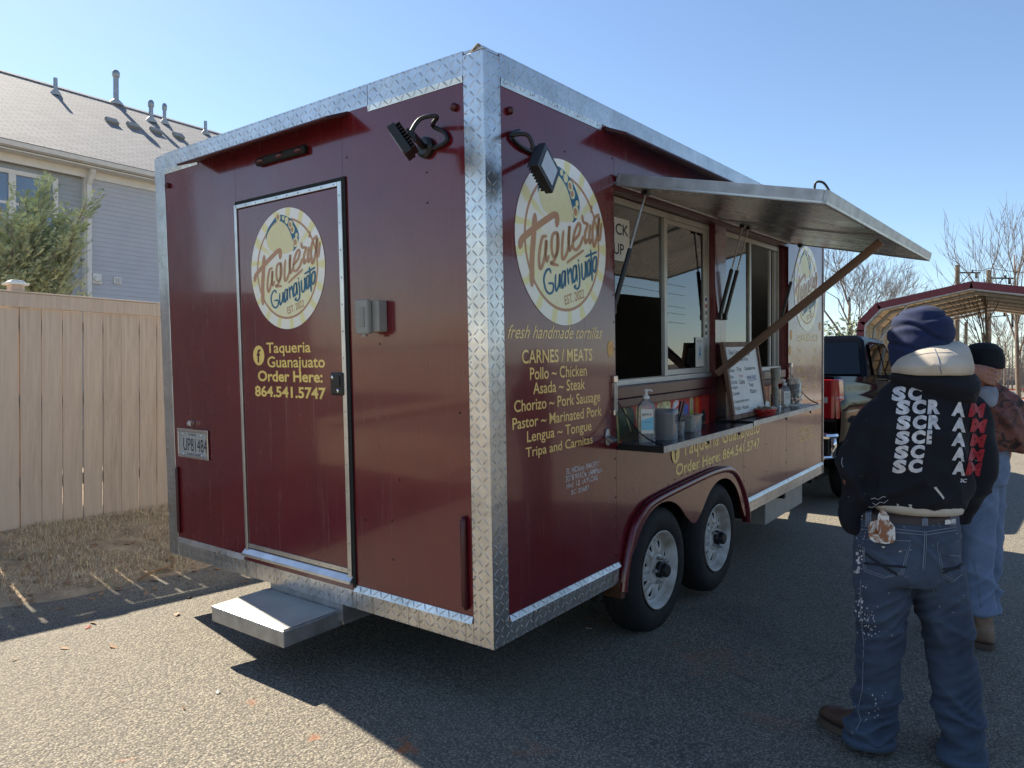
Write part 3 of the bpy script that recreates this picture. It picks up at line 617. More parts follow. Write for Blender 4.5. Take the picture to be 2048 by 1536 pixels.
# ------------------------------------------------------------------ serving windows
RY = 0.055                                           # depth of the recess
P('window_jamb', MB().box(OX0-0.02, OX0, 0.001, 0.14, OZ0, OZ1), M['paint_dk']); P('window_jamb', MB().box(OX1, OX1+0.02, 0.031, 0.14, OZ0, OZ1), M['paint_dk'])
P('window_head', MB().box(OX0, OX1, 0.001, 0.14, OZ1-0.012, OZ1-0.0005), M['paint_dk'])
P('window_post', MB().box(2.285, 2.462, 0.018, 0.12, OZ0, OZ1-0.0125), M['paint'])
P('window_post', MB().box(3.672, OX1-0.001, 0.03, 0.12, OZ0, OZ1-0.0125), M['paint'])
for a, b in ((OX0+0.001, 2.284), (2.463, 3.671)):
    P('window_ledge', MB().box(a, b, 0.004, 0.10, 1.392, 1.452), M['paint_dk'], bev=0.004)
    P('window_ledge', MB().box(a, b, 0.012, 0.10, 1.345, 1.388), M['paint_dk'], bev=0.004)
def window(x0, x1, mid, slide):
    z0, z1 = 1.453, 2.40
    w = P('sliding_window', MB().box(x0, x1, RY, RY+0.05, z1-0.032, z1).box(x0, x1, RY-0.012, RY+0.05, z0, z0+0.028).box(x0, x0+0.022, RY, RY+0.05, z0+0.0285, z1-0.0325).box(x1-0.022, x1, RY, RY+0.05, z0+0.0285, z1-0.0325), M['alu_w'], bev=0.002)
    P('mullion', MB().box(mid-0.018, mid+0.018, RY-0.004, RY+0.02, z0+0.029, z1-0.033), M['alu_w'], w, bev=0.002)
    return w, z0, z1
w1, z0, z1 = window(1.03, 2.283, 1.652, 1)
P('sash', MB().box(1.671, 2.26, RY+0.004, RY+0.02, z0+0.03, z0+0.062).box(1.671, 2.26, RY+0.004, RY+0.02, z1-0.06, z1-0.034).box(2.205, 2.259, RY+0.0045, RY+0.0195, z0+0.0625, z1-0.0605), M['alu_w'], w1, bev=0.002)
P('pane', MB().box(1.672, 2.204, RY+0.010, RY+0.013, z0+0.063, z1-0.061), M['window'], w1)
P('screen_guard', MB().box(1.053, 1.633, RY+0.014, RY+0.017, 1.92, z1-0.033), M['window'], w1)
w2, _, _ = window(2.464, 3.67, 3.015, 1)
P('pane', MB().box(2.487, 2.996, RY+0.010, RY+0.013, z0+0.03, z1-0.034), M['window'], w2)
P('sash', MB().box(3.52, 3.545, RY+0.024, RY+0.040, z0+0.03, z1-0.034).box(3.59, 3.61, RY+0.010, RY+0.03, z0+0.03, z1-0.034), M['alu_w'], w2)
# signs on the glass
sg = P('pick_up_sign', MB().box(1.02, 1.250, 0.064, 0.066, 2.085, 2.300), M['paper'])
for s, a, b, c, d in (('PICK', 1.03, 1.240, 2.215, 2.272), ('UP', 1.085, 1.19, 2.115, 2.172)):
    put_text('sign_lettering', s, lambda u, v: (a+(b-a)*u, 0.0635, c+(d-c)*v), M['ink'], sg, bold=0.012)
gs = P('grade_card', MB().box(2.075, 2.195, RY+0.004, RY+0.0055, 1.52, 1.70), M['paper'])
put_text('grade_letter', 'A', lambda u, v: (2.115+0.045*u, RY+0.0036, 1.565+0.085*v), pbr('sky_ink', L(70, 150, 190), 0.6, 0, 0.0), gs, bold=0.01)
put_text('card_caption', 'SCHOOL GRADE', lambda u, v: (2.10+0.07*u, RY+0.0036, 1.672+0.009*v), M['ink'], gs)
ps = P('card_logo_strip', MB().box(2.212, 2.248, RY+0.0012, RY+0.0040, 1.70, 1.96), M['paper'])
for i, c in enumerate(((40,70,130),(150,60,50),(90,90,96),(170,170,170),(60,60,70),(70,70,80))):
    P('card_logo', MB().box(2.217, 2.243, RY+0.0006, RY+0.0011, 1.925-i*0.042, 1.948-i*0.042), pbr('card_ink', L(*c), 0.6, 0, 0.0), ps)

# painted food mural under the windows
mu = NT('mural'); X = mu.xyz(); ux = X[0]
c = mu.mix(mu.noise(5, 3), L(190, 52, 54), L(214, 76, 70))
M['mural_red'] = NT('x').m
mu.bsdf(c, 0.45); M['mural_red'] = mu.m
mural = P('food_mural', MB().box(OX0+0.001, 2.284, 0.060, 0.075, OZ0+0.001, 1.344), M['mural_red'])
P('food_mural', MB().box(2.463, 3.671, 0.060, 0.075, OZ0+0.001, 1.344), M['mural_red'])
def blob(name, pts, col, d, parent=mural, var=0.15, vs=30, col2=None):
    q = [(p.x, p.y) for p in smooth_path([(a, b, 0) for a, b in pts] + [(*pts[0], 0)], 4)][:-1]
    col = tuple(min(250, int(q*1.25)) for q in col); m = pbr(name+'_print', L(*col), 0.45, 0, var, vs, col2=L(*col2) if col2 else None)
    return P(name, MB().prism(q, fs, 0.0596-d, 0.0599-d), m, parent)
blob('printed_cilantro', [(1.09,1.16),(1.07,1.25),(1.09,1.33),(1.2,1.34),(1.27,1.32),(1.28,1.24),(1.2,1.2)], (58,76,52), 0.0, vs=60, col2=(24,32,24))
blob('printed_avocado', [(1.15,1.15),(1.14,1.19),(1.2,1.23),(1.3,1.22),(1.33,1.16)], (72,66,46), 0.0006, vs=50, col2=(44,38,28))
for pts in ([(1.10,1.16),(1.115,1.16),(1.10,1.30),(1.085,1.33),(1.09,1.25)], [(1.16,1.34),(1.175,1.34),(1.24,1.22),(1.225,1.22)]): blob('printed_stem', pts, (170,150,96), 0.0009)
blob('printed_tortilla_chip', [(1.31,1.20),(1.30,1.32),(1.36,1.335),(1.42,1.24),(1.46,1.20),(1.40,1.17)], (206,178,110), 0.0)
blob('printed_tortilla_chip', [(1.43,1.19),(1.46,1.26),(1.53,1.27),(1.52,1.18)], (196,166,100), 0.0004)
blob('printed_burrito', [(1.53,1.17),(1.54,1.30),(1.58,1.338),(1.70,1.338),(1.72,1.25),(1.70,1.17)], (216,200,148), 0.0006, vs=24, col2=(150,110,66))
blob('printed_soda_can', [(1.73,1.15),(1.735,1.32),(1.84,1.32),(1.845,1.15)], (186,40,44), 0.0006, var=0.05)
blob('printed_can_top', [(1.74,1.29),(1.76,1.325),(1.81,1.335),(1.82,1.31),(1.77,1.285)], (214,212,208), 0.0012)
put_text('can_script', 'Cola', lambda u, v: (1.765+0.045*v+0.02*u, 0.0580, 1.185+0.10*u), M['white'], mural, shear=0.3)
blob('printed_blue_can', [(1.865,1.15),(1.87,1.29),(1.89,1.30),(1.95,1.30),(1.96,1.29),(1.955,1.15)], (84,96,168), 0.0006)
blob('printed_glass_bottle', [(1.985,1.19),(1.985,1.34),(2.03,1.34),(2.03,1.19)], (172,166,130), 0.0006)
blob('printed_lime_drink', [(1.986,1.19),(1.986,1.255),(2.029,1.255),(2.029,1.19)], (158,186,60), 0.0011)
blob('printed_carrot', [(2.07,1.20),(2.07,1.33),(2.10,1.34),(2.12,1.31),(2.11,1.2),(2.09,1.16)], (206,96,48), 0.0006)
blob('printed_pepper', [(2.115,1.20),(2.12,1.335),(2.15,1.335),(2.16,1.24),(2.14,1.17)], (196,44,38), 0.0009)
blob('printed_onion', [(2.08,1.155),(2.085,1.20),(2.12,1.21),(2.145,1.18),(2.12,1.152)], (206,156,110), 0.0014)
blob('printed_herb', [(2.16,1.15),(2.15,1.22),(2.2,1.25),(2.22,1.18)], (38,62,58), 0.0012)
for x, c in ((2.55,(190,120,70)),(2.75,(120,140,70)),(2.95,(206,186,130)),(3.15,(190,50,44)),(3.35,(206,110,60)),(3.52,(196,176,120))):
    blob('printed_food', [(x-0.07,1.16),(x-0.06,1.32),(x+0.05,1.33),(x+0.07,1.2),(x+0.02,1.15)], c, 0.0)

# ------------------------------------------------------------------ awning, struts, prop
AH, AO = Vector((0, -0.004, 2.432)), Vector((0, -0.968, 2.215))
ad = (AO - AH); an = Vector((0, -ad.z, ad.y)).normalized(); an = an if an.z > 0 else -an
def awning(x0, x1):
    mb = MB(); th = 0.006
    a, b = AH + Vector((x0,0,0)), AH + Vector((x1,0,0)); mb.add([a, b, b+ad, a+ad, a+an*th, b+an*th, b+ad+an*th, a+ad+an*th], [(0,1,2,3),(7,6,5,4),(0,4,5,1),(1,5,6,2),(2,6,7,3),(3,7,4,0)])
    o = P('awning_panel', mb, M['stain'])
    e = ad.normalized()
    for c0, c1 in (((x0,0),(x0,1)), ((x1,0),(x1,1)), ((x0,1),(x1,1)), ((x0,0),(x1,0))):
        p0 = AH+Vector((c0[0],0,0))+ad*c0[1]; p1 = AH+Vector((c1[0],0,0))+ad*c1[1]
        inx = 0.010*(1 if c0[0] == x0 else -1) if c0[0] == c1[0] else 0
        iny = -e*0.009 if c0[1] == 1 and c1[1] == 1 else (e*0.009 if c0[1] == 0 and c1[1] == 0 else Vector((0,0,0)))
        sh = Vector((inx,0,0)) + iny + an*0.0235
        if c0[0] == c1[0]: p0 = p0+e*0.0185; p1 = p1-e*0.0185
        P('awning_edge', MB().beam(p0+sh, p1+sh, 0.018, 0.058, an), M['galv'], o, bev=0.002)
    return o
aw1 = awning(0.985, 2.258); aw2 = awning(2.264, 3.715)
hp = AH + ad*0.93 + an*0.053
P('pull_handle', MB().tube(smooth_path([hp+Vector((1.02,0,0)), hp+Vector((1.02,0,0))+an*0.03, hp+Vector((1.02,0,0))+an*0.03+ad*0.03, hp+Vector((1.02,0,0))+ad*0.06], 3), 0.005, 6), M['black'], aw1, smooth=True)
P('awning_hinge', MB().box(OX0, OX1, -0.004, -0.0005, 2.436, 2.446), M['steel'])
def strut(xa, xb, t, zb, yb=0.0):
    a = AH + ad*t + Vector((xa, 0, 0)) - an*0.02; b = Vector((xb, yb, zb)); m = a.lerp(b, 0.47)
    s = P('gas_strut', MB().cyl(m, b, 0.0125, 10), M['black'], smooth=2)
    P('strut_rod', MB().cyl(a, m, 0.005, 8), M['steel'], s, smooth=2)
    P('strut_bracket', MB().obox(a+an*0.008, (0.02,0,0), ad.normalized()*0.016, an*0.010), M['black'], s, bev=0.003); P('strut_bracket', MB().obox(b, (0.012,0,0), (0,0.014,0), (0,0,0.02)), M['black'], s, bev=0.003)
strut(1.12, 0.985, 0.10, 1.83, 0.015); strut(2.45, 2.33, 0.10, 1.83, 0.008); strut(2.55, 2.42, 0.10, 1.83, 0.008); strut(3.69, 3.60, 0.10, 1.83, 0.02)
pa, pb = Vector((2.22, -0.018, 1.472)), AH + ad*0.955 + Vector((2.31, 0, 0)) - an*0.022
prop = MB().beam(pa, pb, 0.052, 0.052, (0.3, 0, 1)); mtx = prop
prop_o = obj('prop_pole', MB().beam((0,0,0), (0,0,(pb-pa).length), 0.055, 0.042, (0,1,0)), M['wood'], None, bev=0.006)
prop_o.matrix_world = MT @ (Matrix.Translation(pa) @ (pb-pa).to_track_quat('Z', 'Y').to_matrix().to_4x4())
tag(prop_o, 'long brown wooden pole propping up the open serving awning', 'pole')

# counter shelves
for a, b, z, nm in ((0.992, 2.208, 1.150, 's'), (2.222, 3.715, 1.160, 's')):
    sh = P('counter_shelf', MB().box(a, b, -0.238, -0.004, z, z+0.026), pbr('shelf_top', L(66, 68, 78), 0.22, 0.6, 0.06, 8), bev=0.002)
    P('shelf_edge', MB().box(a, b, -0.246, -0.2385, z-0.004, z+0.028), M['galv'], sh, bev=0.001)
    P('shelf_edge', MB().box(a-0.004, a-0.0005, -0.246, -0.004, z-0.004, z+0.0275), M['dark'], sh)
    for x in (a+(b-a)*0.52, b-0.12): P('shelf_catch', MB().tube(smooth_path([(x, -0.19, z-0.002), (x+0.01, -0.20, z-0.03), (x+0.04, -0.19, z-0.03), (x+0.05, -0.18, z-0.002)], 4), 0.006, 6), M['dark'], sh, smooth=True)
def chain(a, b, n, name='shelf_chain'):
    a, b = Vector(a), Vector(b); d = (b-a)/n; mb = MB()
    for i in range(n):
        c = a + d*(i+0.5) + Vector((0, 0, -0.05*sin(pi*(i+0.5)/n))); u = d.normalized(); s = (u.cross(Vector((0,0,1))) if i % 2 else u.orthogonal().cross(u)).normalized()
        mb.tube([c + u*(0.62*d.length*cos(t)) + s*(0.0055*sin(t)) for t in [2*pi*j/8 for j in range(9)]], 0.0018, 5, False)
    return tag(P(name, mb, M['dark'], smooth=True), kind='stuff')
chain((3.76, -0.006, 1.42), (3.70, -0.23, 1.19), 26); chain((0.965, -0.006, 1.40), (1.02, -0.23, 1.18), 26)
# latches and bottle opener
for x, z0_, z1_ in ((0.952, 1.318, 1.512), (3.755, 1.31, 1.50)):
    l_ = P('toggle_latch', MB().box(x-0.016, x+0.016, -0.02, -0.0005, z1_-0.035, z1_), M['chrome'], bev=0.004); P('latch_keeper', MB().box(x-0.014, x+0.014, -0.016, -0.0005, z0_, z0_+0.03), M['chrome'], l_, bev=0.004)
    P('latch_rod', MB().cyl((x-0.009, -0.014, z0_+0.02), (x-0.009, -0.014, z1_-0.03), 0.004, 7), M['steel'], l_, smooth=2); P('latch_rod', MB().cyl((x+0.009, -0.014, z0_+0.02), (x+0.009, -0.014, z1_-0.03), 0.004, 7), M['steel'], l_, smooth=2)
P('bottle_opener', MB().prism([(-0.02, 0.0), (-0.014, -0.04), (0.0, -0.05), (0.014, -0.04), (0.02, 0.0), (0.01, 0.035), (-0.01, 0.035)], lambda u, v, d: (0.882+u, d, 1.225+v), -0.012, -0.0005).obox((0.882, -0.026, 1.212), (0.026, 0, 0), (0, -0.018, -0.010), (0, 0.004, -0.007)), M['steel'], bev=0.003)

# ------------------------------------------------------------------ wheels and fender
ftub = [(x, -0.018, z) for x, z in FC]
arc = []
WX, WZ, WR = (1.455, 2.270), 0.432, 0.345
for i in range(41):
    x = 1.06 + (2.70-1.06)*i/40
    h = max(0.0, 0.40**2-(x-WX[0]+0.01)**2)**0.5 + WZ - 0.02, max(0.0, 0.40**2-(x-WX[1]-0.01)**2)**0.5 + WZ - 0.02
    arc.append((x, min(0.835, max(h))))
arc = [(x, (z if not 1.72 < x < 2.0 else max(z, 0.60+0.0))) for x, z in arc]
arc = [(x, sum(arc[min(40, max(0, i+k))][1] for k in (-2,-1,0,1,2))/5) for i, (x, z) in enumerate(arc)]
out = [p for p in FC if 1.035 < p[0] < 2.735]
P('fender_skirt', MB().prism(out + [(x, min(z, 0.845)) for x, z in arc[::-1]], fs, -0.022, -0.012), M['paint'])
P('fender_lip', MB().tube(ftub, 0.022, 10).loft([[(x, -0.035, z), (x, 0.02, z), (x, 0.02, z-0.006), (x, -0.035, z-0.006)] for x, z in FC]), M['paint'], smooth=2)
P('wheel_tub', MB().loft([[(x, 0.031, z+0.03), (x, 0.42, z+0.03), (x, 0.42, z+0.02), (x, 0.031, z+0.02)] for x, z in FC]).box(1.0, 2.75, 0.42, 0.44, 0.4, 0.9), M['dark'])
P('mud_flap', MB().prism([(0.965, 0.49), (1.0, 0.40), (1.03, 0.40), (1.03, 0.49)], fs, -0.01, 0.10), pbr('rusty_flap', L(96, 62, 40), 0.8, 0, 0.1))
def wheel(cx, cy, sgn):
    w = bpy.data.objects.new('wheel', None); COL.objects.link(w); w.parent = trailer; w.empty_display_size = 0.1; w.location = (cx, cy, WZ)
    F_ = lambda a, b, h: (a, -h*sgn, b)
    tp = [(0.205,-0.19),(0.25,-0.20),(0.300,-0.195),(0.330,-0.18),(0.342,-0.155),(0.345,-0.10),(0.342,-0.045),(0.332,-0.02),(0.31,-0.004),(0.29,0.002),(0.265,0.004),(0.24,0.001),(0.22,-0.006),(0.205,-0.015)]
    mb = MB().lathe(tp, F_, 48, False)
    P('tyre', mb, M['rubber'], w, smooth=2, ang=50)
    tg = MB()
    for r, h in ((0.343,-0.135),(0.3452,-0.10),(0.343,-0.065)): tg.lathe([(r+0.0004, h-0.006), (r+0.0025, h-0.003), (r+0.0025, h+0.003), (r+0.0004, h+0.006)], F_, 48, False)
    P('tread_rib', tg, M['rubber'], w, smooth=True)
    rp = [(0.211,-0.004),(0.2125,0.002),(0.209,0.004),(0.203,0.0),(0.200,-0.008),(0.194,-0.012),(0.190,-0.024),(0.182,-0.040),(0.176,-0.046),(0.170,-0.048)]
    rim = P('rim', MB().lathe(rp, F_, 48, False), M['rim'], w, smooth=True)
    # spoke disc with triangular holes
    bm = MB(); N = 8
    def pt_(r, t, h): return F_(r*cos(t), r*sin(t), h)
    for i in range(N):
        t0, t1 = 2*pi*i/N, 2*pi*(i+1)/N; m = (t0+t1)/2; e = 0.10
        ro, rh, ri = 0.172, 0.150, 0.112
        O = [pt_(ro, t0+(t1-t0)*k/6, -0.048) for k in range(7)]; I = [pt_(0.085, t0+(t1-t0)*k/6, -0.024) for k in range(7)]
        H = [pt_(rh, m-0.125, -0.042), pt_(rh+0.003, m, -0.043), pt_(rh, m+0.125, -0.042), pt_(ri, m+0.035, -0.032), pt_(ri, m-0.035, -0.032)]
        n0 = len(bm.v); bm.v += O + I + H
        o_ = lambda k: n0+k; i_ = lambda k: n0+7+k; h_ = lambda k: n0+14+k
        bm.f += [(o_(0),o_(1),o_(2),h_(0)), (o_(2),o_(3),h_(1),h_(0)), (o_(3),o_(4),h_(2),h_(1)), (o_(4),o_(5),o_(6),h_(2)),
                 (o_(6),i_(6),h_(3),h_(2)), (i_(6),i_(5),i_(4),h_(3)), (i_(4),i_(3),i_(2),h_(4),h_(3)), (i_(2),i_(1),i_(0),h_(4)), (i_(0),o_(0),h_(0),h_(4))]
    sp = P('spoke_disc', bm, M['rim'], w, smooth=2, ang=35)
    sd = sp.modifiers.new('solid', 'SOLIDIFY'); sd.thickness = 0.004; sd.offset = 0
    P('hub_plate', MB().lathe([(0.0855,-0.025),(0.080,-0.016),(0.066,-0.013),(0.045,-0.013)], F_, 24, False), M['rim'], w, smooth=True)
    P('brake_drum', MB().lathe([(0.166,-0.16),(0.166,-0.09),(0.12,-0.085),(0.02,-0.085)], F_, 24), M['dark'], w, smooth=2)
    P('axle_hub', MB().lathe([(0.046,-0.04),(0.044,0.008),(0.038,0.014),(0.036,0.040),(0.030,0.046),(0.012,0.046)], F_, 20), M['black'], w, smooth=2)
    for i in range(5):
        t = 2*pi*i/5+0.5; c = (0.066*cos(t), 0.066*sin(t))
        P('lug_nut', MB().lathe([(0.011,-0.015),(0.011,0.006),(0.007,0.010),(0.006,0.020)], lambda a, b, h: F_(c[0]+a, c[1]+b, h), 6), M['steel'], w)
    return w
wl = wheel(WX[0], 0.0, 1); w2_ = copy_tree(wl, trailer); w2_.location = (WX[1], 0.0, WZ); w2_.rotation_euler = (0, 0.5, 0)
wf_ = wheel(WX[0], W_, -1); w4_ = copy_tree(wf_, trailer); w4_.location = (WX[1], W_, WZ)
P('axle_beam', MB().cyl((WX[0], 0.1, WZ), (WX[0], W_-0.1, WZ), 0.04, 10).cyl((WX[1], 0.1, WZ), (WX[1], W_-0.1, WZ), 0.04, 10), M['dark'], smooth=2)

# ------------------------------------------------------------------ round signs
TAQ = [[(-.91,-.13),(-.86,-.04),(-.65,.09),(-.37,.24),(-.19,.32),(-.15,.28),(-.16,.2)],[(-.61,.25),(-.64,.03),(-.68,-.24),(-.69,-.54)],[(-.39,.04),(-.47,.01),(-.53,-.16),(-.54,-.3),(-.51,-.35),(-.45,-.26),(-.39,-.1),(-.39,-.01),(-.41,-.14),(-.39,-.25),(-.34,-.19)],[(-.16,.11),(-.25,.07),(-.28,-.06),(-.25,-.18),(-.17,-.15),(-.13,-.01),(-.15,.1),(-.17,-.12),(-.24,-.24),(-.31,-.27),(-.15,-.28)],[(-.02,.14),(-.05,-.03),(-.05,-.19),(.02,-.16),(.09,-.03),(.12,.22),(.09,.06),(.11,-.08),(.17,-.01)],[(.19,.04),(.33,.14),(.37,.25),(.32,.27),(.23,.15),(.19,-.01),(.25,-.06),(.36,.01),(.43,.12)],[(.42,.38),(.44,.31),(.51,.3),(.54,.28),(.48,.17),(.48,.05),(.54,.1)],[(.61,.29),(.58,.14),(.59,.06),(.65,.12)],[(.65,.53),(.63,.46)],[(.82,.45),(.72,.39),(.66,.21),(.69,.03),(.75,.11),(.81,.28),(.83,.42),(.8,.28),(.81,.14),(.85,.15),(.89,.34)],[(.06,-.23),(.22,-.15),(.43,-.05)]]
GUA = [[(-.3,-.38),(-.33,-.34),(-.4,-.37),(-.45,-.47),(-.41,-.59),(-.33,-.63),(-.26,-.59),(-.26,-.51),(-.35,-.51)],[(-.2,-.4),(-.21,-.52),(-.19,-.59),(-.13,-.5),(-.11,-.38),(-.11,-.55)],[(.01,-.34),(-.05,-.36),(-.07,-.47),(-.06,-.55),(-.01,-.47),(.01,-.34),(.01,-.52)],[(.06,-.31),(.07,-.39),(.08,-.49)],[(.07,-.38),(.13,-.3),(.15,-.36),(.17,-.48)],[(.26,-.25),(.2,-.28),(.18,-.4),(.21,-.46),(.26,-.37),(.26,-.25),(.28,-.44)],[(.32,-.23),(.34,-.37),(.33,-.49),(.28,-.54),(.21,-.52),(.25,-.5)],[(.31,-.18),(.32,-.19)],[(.39,-.22),(.4,-.39),(.45,-.4),(.48,-.31),(.48,-.18),(.51,-.38)],[(.58,-.15),(.53,-.2),(.54,-.35),(.58,-.33),(.6,-.17),(.61,-.33)],[(.61,-.03),(.63,-.21),(.64,-.41)],[(.49,-.12),(.62,-.08),(.75,-.04)],[(.72,-.1),(.67,-.15),(.66,-.26),(.7,-.3),(.74,-.23),(.75,-.12),(.72,-.1)]]
TACO = [(-.53,.52),(-.5,.61),(-.41,.7),(-.28,.77),(-.17,.8),(-.06,.77),(.06,.68),(.15,.54),(.19,.4),(.2,.29),(-.1,.25),(-.34,.3),(-.47,.38)]
FILL = [(-.55,.52),(-.53,.62),(-.48,.71),(-.35,.81),(-.21,.9),(-.09,.9),(.04,.86),(.19,.78),(.29,.67),(.36,.54),(.34,.39),(.26,.3),(.19,.28),(.2,.41),(.15,.54),(.06,.68),(-.06,.77),(-.19,.81),(-.33,.76),(-.45,.67),(-.51,.57)]
CIRC = [(-.18,.87,.065),(-.04,.84,.033),(.05,.79,.05),(.15,.71,.06),(.2,.62,.055),(.3,.52,.035),(.27,.41,.07)]
def ribbon(mb, pts, w, h, taper=True):
    P_ = smooth_path([(a, b, 0) for a, b in pts], 5) if len(pts) > 2 else [Vector((*p, 0)) for p in pts]
    n = len(P_); l = []; r = []
    for i, p in enumerate(P_):
        d = (P_[min(i+1, n-1)]-P_[max(i-1, 0)]); d = d.normalized() if d.length > 1e-6 else Vector((0,1,0)); s = Vector((-d.y, d.x, 0))
        k = 0.80 + 0.32*abs(d.y)
        if taper and (i == 0 or i == n-1): k *= 0.7
        l.append(p+s*w*k); r.append(p-s*w*k)
    vs = [(q.x, q.y, h) for q in l+r]; mb.add(vs, [(i, i+1, n+i+1, n+i) for i in range(n-1)])
    for c in (P_[0], P_[-1]): mb.add([(c.x+w*0.75*cos(2*pi*j/10), c.y+w*0.75*sin(2*pi*j/10), h-0.0004) for j in range(10)], [tuple(range(10))])
def disc(r0, r1, h, n=64):
    mb = MB()
    if r0 <= 0: return mb.add([(r1*cos(2*pi*j/n), r1*sin(2*pi*j/n), h) for j in range(n)], [tuple(range(n))])
    return mb.add([(r*cos(2*pi*j/n), r*sin(2*pi*j/n), h) for r in (r0, r1) for j in range(n)], [(j, (j+1)%n, n+(j+1)%n, n+j) for j in range(n)])
def flat(pts, h, k=4):
    q = smooth_path([(a, b, 0) for a, b in pts]+[(*pts[0], 0)], k)[:-1]; return MB().add([(p.x, p.y, h) for p in q], [tuple(range(len(q)))])
def sign(Mx, parent, pale=False):
    d = P('round_sign', disc(0, 1.0, 0.0), M['rays'], parent, fix=False); d.matrix_local = Mx
    P('sign_ring', disc(0.795, 0.832, 0.0015), M['tan'], d, fix=False)
    P('sign_taco_filling', flat(FILL, 0.0025), M['teal'], d, fix=False); P('sign_taco_shell', flat(TACO, 0.0035), M['cream'], d, fix=False)
    mb = MB(); m2 = MB()
    for a, b, r in CIRC:
        mb.add([(a+r*cos(2*pi*j/16), b+r*1.15*sin(2*pi*j/16), 0.0045) for j in range(16)], [tuple(range(16))])
        if r > 0.05: m2.add([(a+r*0.6*cos(2*pi*j/16)-0.01, b+r*0.7*sin(2*pi*j/16), 0.0052) for j in range(16)], [tuple(range(16))])
    P('sign_onion', mb, M['cream'], d, fix=False); P('sign_tomato', m2, M['tan'], d, fix=False)
    mb = MB()
    for i, s in enumerate(TAQ): ribbon(mb, s, 0.043 if i < 2 else (0.0235 if i < 10 else 0.019), 0.006+0.0012*i)
    P('sign_script', mb, M['tan'], d, fix=False)
    mb = MB()
    for i, s in enumerate(GUA): ribbon(mb, s, 0.0165, 0.006+0.0010*i)
    P('sign_script', mb, M['teal'], d, fix=False)
    put_text('sign_date', 'EST. 2022', lambda u, v: (0.0+0.45*u-0.02*v, -0.755+0.11*u+0.115*v, 0.006), M['tan'], d, bold=0.012)
    return d
def plane_mat(o, u, v, s, n):
    m = Matrix.Identity(4)
    for i, q in enumerate((u, v, n)):
        for j in range(3): m[j][i] = Vector(q)[j]*(s if i < 2 else 0.12)
    m.translation = o; return m
sign(plane_mat((0.534, -0.002, 2.105), (1,0,0), (0,0,1), 0.357, (0,-1,0)), trailer)
sign(plane_mat((4.215, -0.002, 2.105), (1,0,0), (0,0,1), 0.352, (0,-1,0)), trailer)
sign(plane_mat((-0.0078, 1.229, 2.050), (0,-1,0), (0,0,1), 0.288, (-1,0,0)), trailer)

# ------------------------------------------------------------------ vinyl lettering
def fmark(mapf, parent):
    mb = MB(); mb.add([mapf(cos(2*pi*j/32), sin(2*pi*j/32), 0) for j in range(32)], [tuple(range(32))])
    o = P('round_emblem', mb, M['gold2'], parent, fix=False)
    put_text('emblem_letter', 'f', lambda u, v: mapf(-0.34+0.68*u, -0.68+1.3*v, 1), M['paint_dk'], o, bold=0.02)
fmark(lambda a, b, d: (-0.0082-d*0.0008, 1.478-a*0.048, 1.637+b*0.050), trailer)
D = 0.0060
rtext('door_lettering', 'Taqueria', 1.412, 1.064, 1.632, 1.700, M['gold2'], trailer, D, bold=0.016)
rtext('door_lettering', 'Guanajuato', 1.408, 0.962, 1.560, 1.632, M['gold2'], trailer, D, bold=0.016)
rtext('door_lettering', 'Order Here:', 1.492, 0.982, 1.507, 1.562, M['gold2'], trailer, D, bold=0.028)
rtext('door_lettering', '864.541.5747', 1.522, 0.962, 1.430, 1.486, M['gold2'], trailer, D, bold=0.028)
stext('menu_lettering', 'fresh handmade tortillas', 0.118, 0.852, 1.690, 1.745, M['gold'], trailer, shear=0.45, bold=0.0)
stext('menu_lettering', 'CARNES / MEATS', 0.212, 0.758, 1.588, 1.645, M['gold'], trailer, bold=0.012)
for s, a, b, c, d in (('Pollo ~ Chicken', 0.266, 0.708, 1.520, 1.572), ('Asada ~ Steak', 0.286, 0.692, 1.460, 1.510), ('Chorizo ~ Pork Sausage', 0.155, 0.826, 1.380, 1.444), ('Pastor ~ Marinated Pork', 0.142, 0.838, 1.327, 1.374), ('Lengua ~ Tongue', 0.238, 0.744, 1.252, 1.312), ('Tripa and Carnitas', 0.228, 0.754, 1.192, 1.246)):
    stext('menu_lettering', s, a, b, c, d, M['gold'], trailer, bold=0.010)
for s, a, b, c, d in (('EL HORno BAKERY', 0.528, 0.812, 1.092, 1.118), ('3078 WADe hAMPton', 0.522, 0.835, 1.058, 1.086), ('blvd  12  tAYLORS', 0.526, 0.795, 1.028, 1.052), ('SC 29687', 0.565, 0.718, 0.994, 1.016)):
    stext('address_lettering', s, a, b, c, d, M['whitev'], trailer, bold=0.006)
fmark(lambda a, b, d: (1.645+a*0.052, -0.004-d*0.0008, 1.052+b*0.062), trailer)
stext('counter_lettering', 'Taqueria Guanajuato', 1.735, 3.05, 0.985, 1.125, M['gold2'], trailer, bold=0.016)
stext('counter_lettering', 'Order Here: 864.541.5747', 1.650, 3.05, 0.915, 0.985, M['gold2'], trailer, bold=0.026)
stext('price_lettering', "TAQUERIA'S TACOS", 3.94, 4.56, 1.655, 1.735, M['gold'], trailer, bold=0.006)
for i, (s, q) in enumerate((('Tacos', '3.50'), ('Tortas', '10.00'), ('Burritos', '10.00'), ('Quesadillas', '9.00'), ('Quesabirrias', '14.00'))):
    z = 1.578-i*0.078
    stext('price_lettering', s, 3.97, 3.97+0.026*len(s)-0.02, z, z+0.042, M['gold'], trailer); stext('price_lettering', q, 4.52-0.018*len(q), 4.52, z, z+0.040, M['gold'], trailer)
    stext('price_lettering', '. . . . . . . . .', 4.20, 4.41, z, z+0.004, M['gold'], trailer)
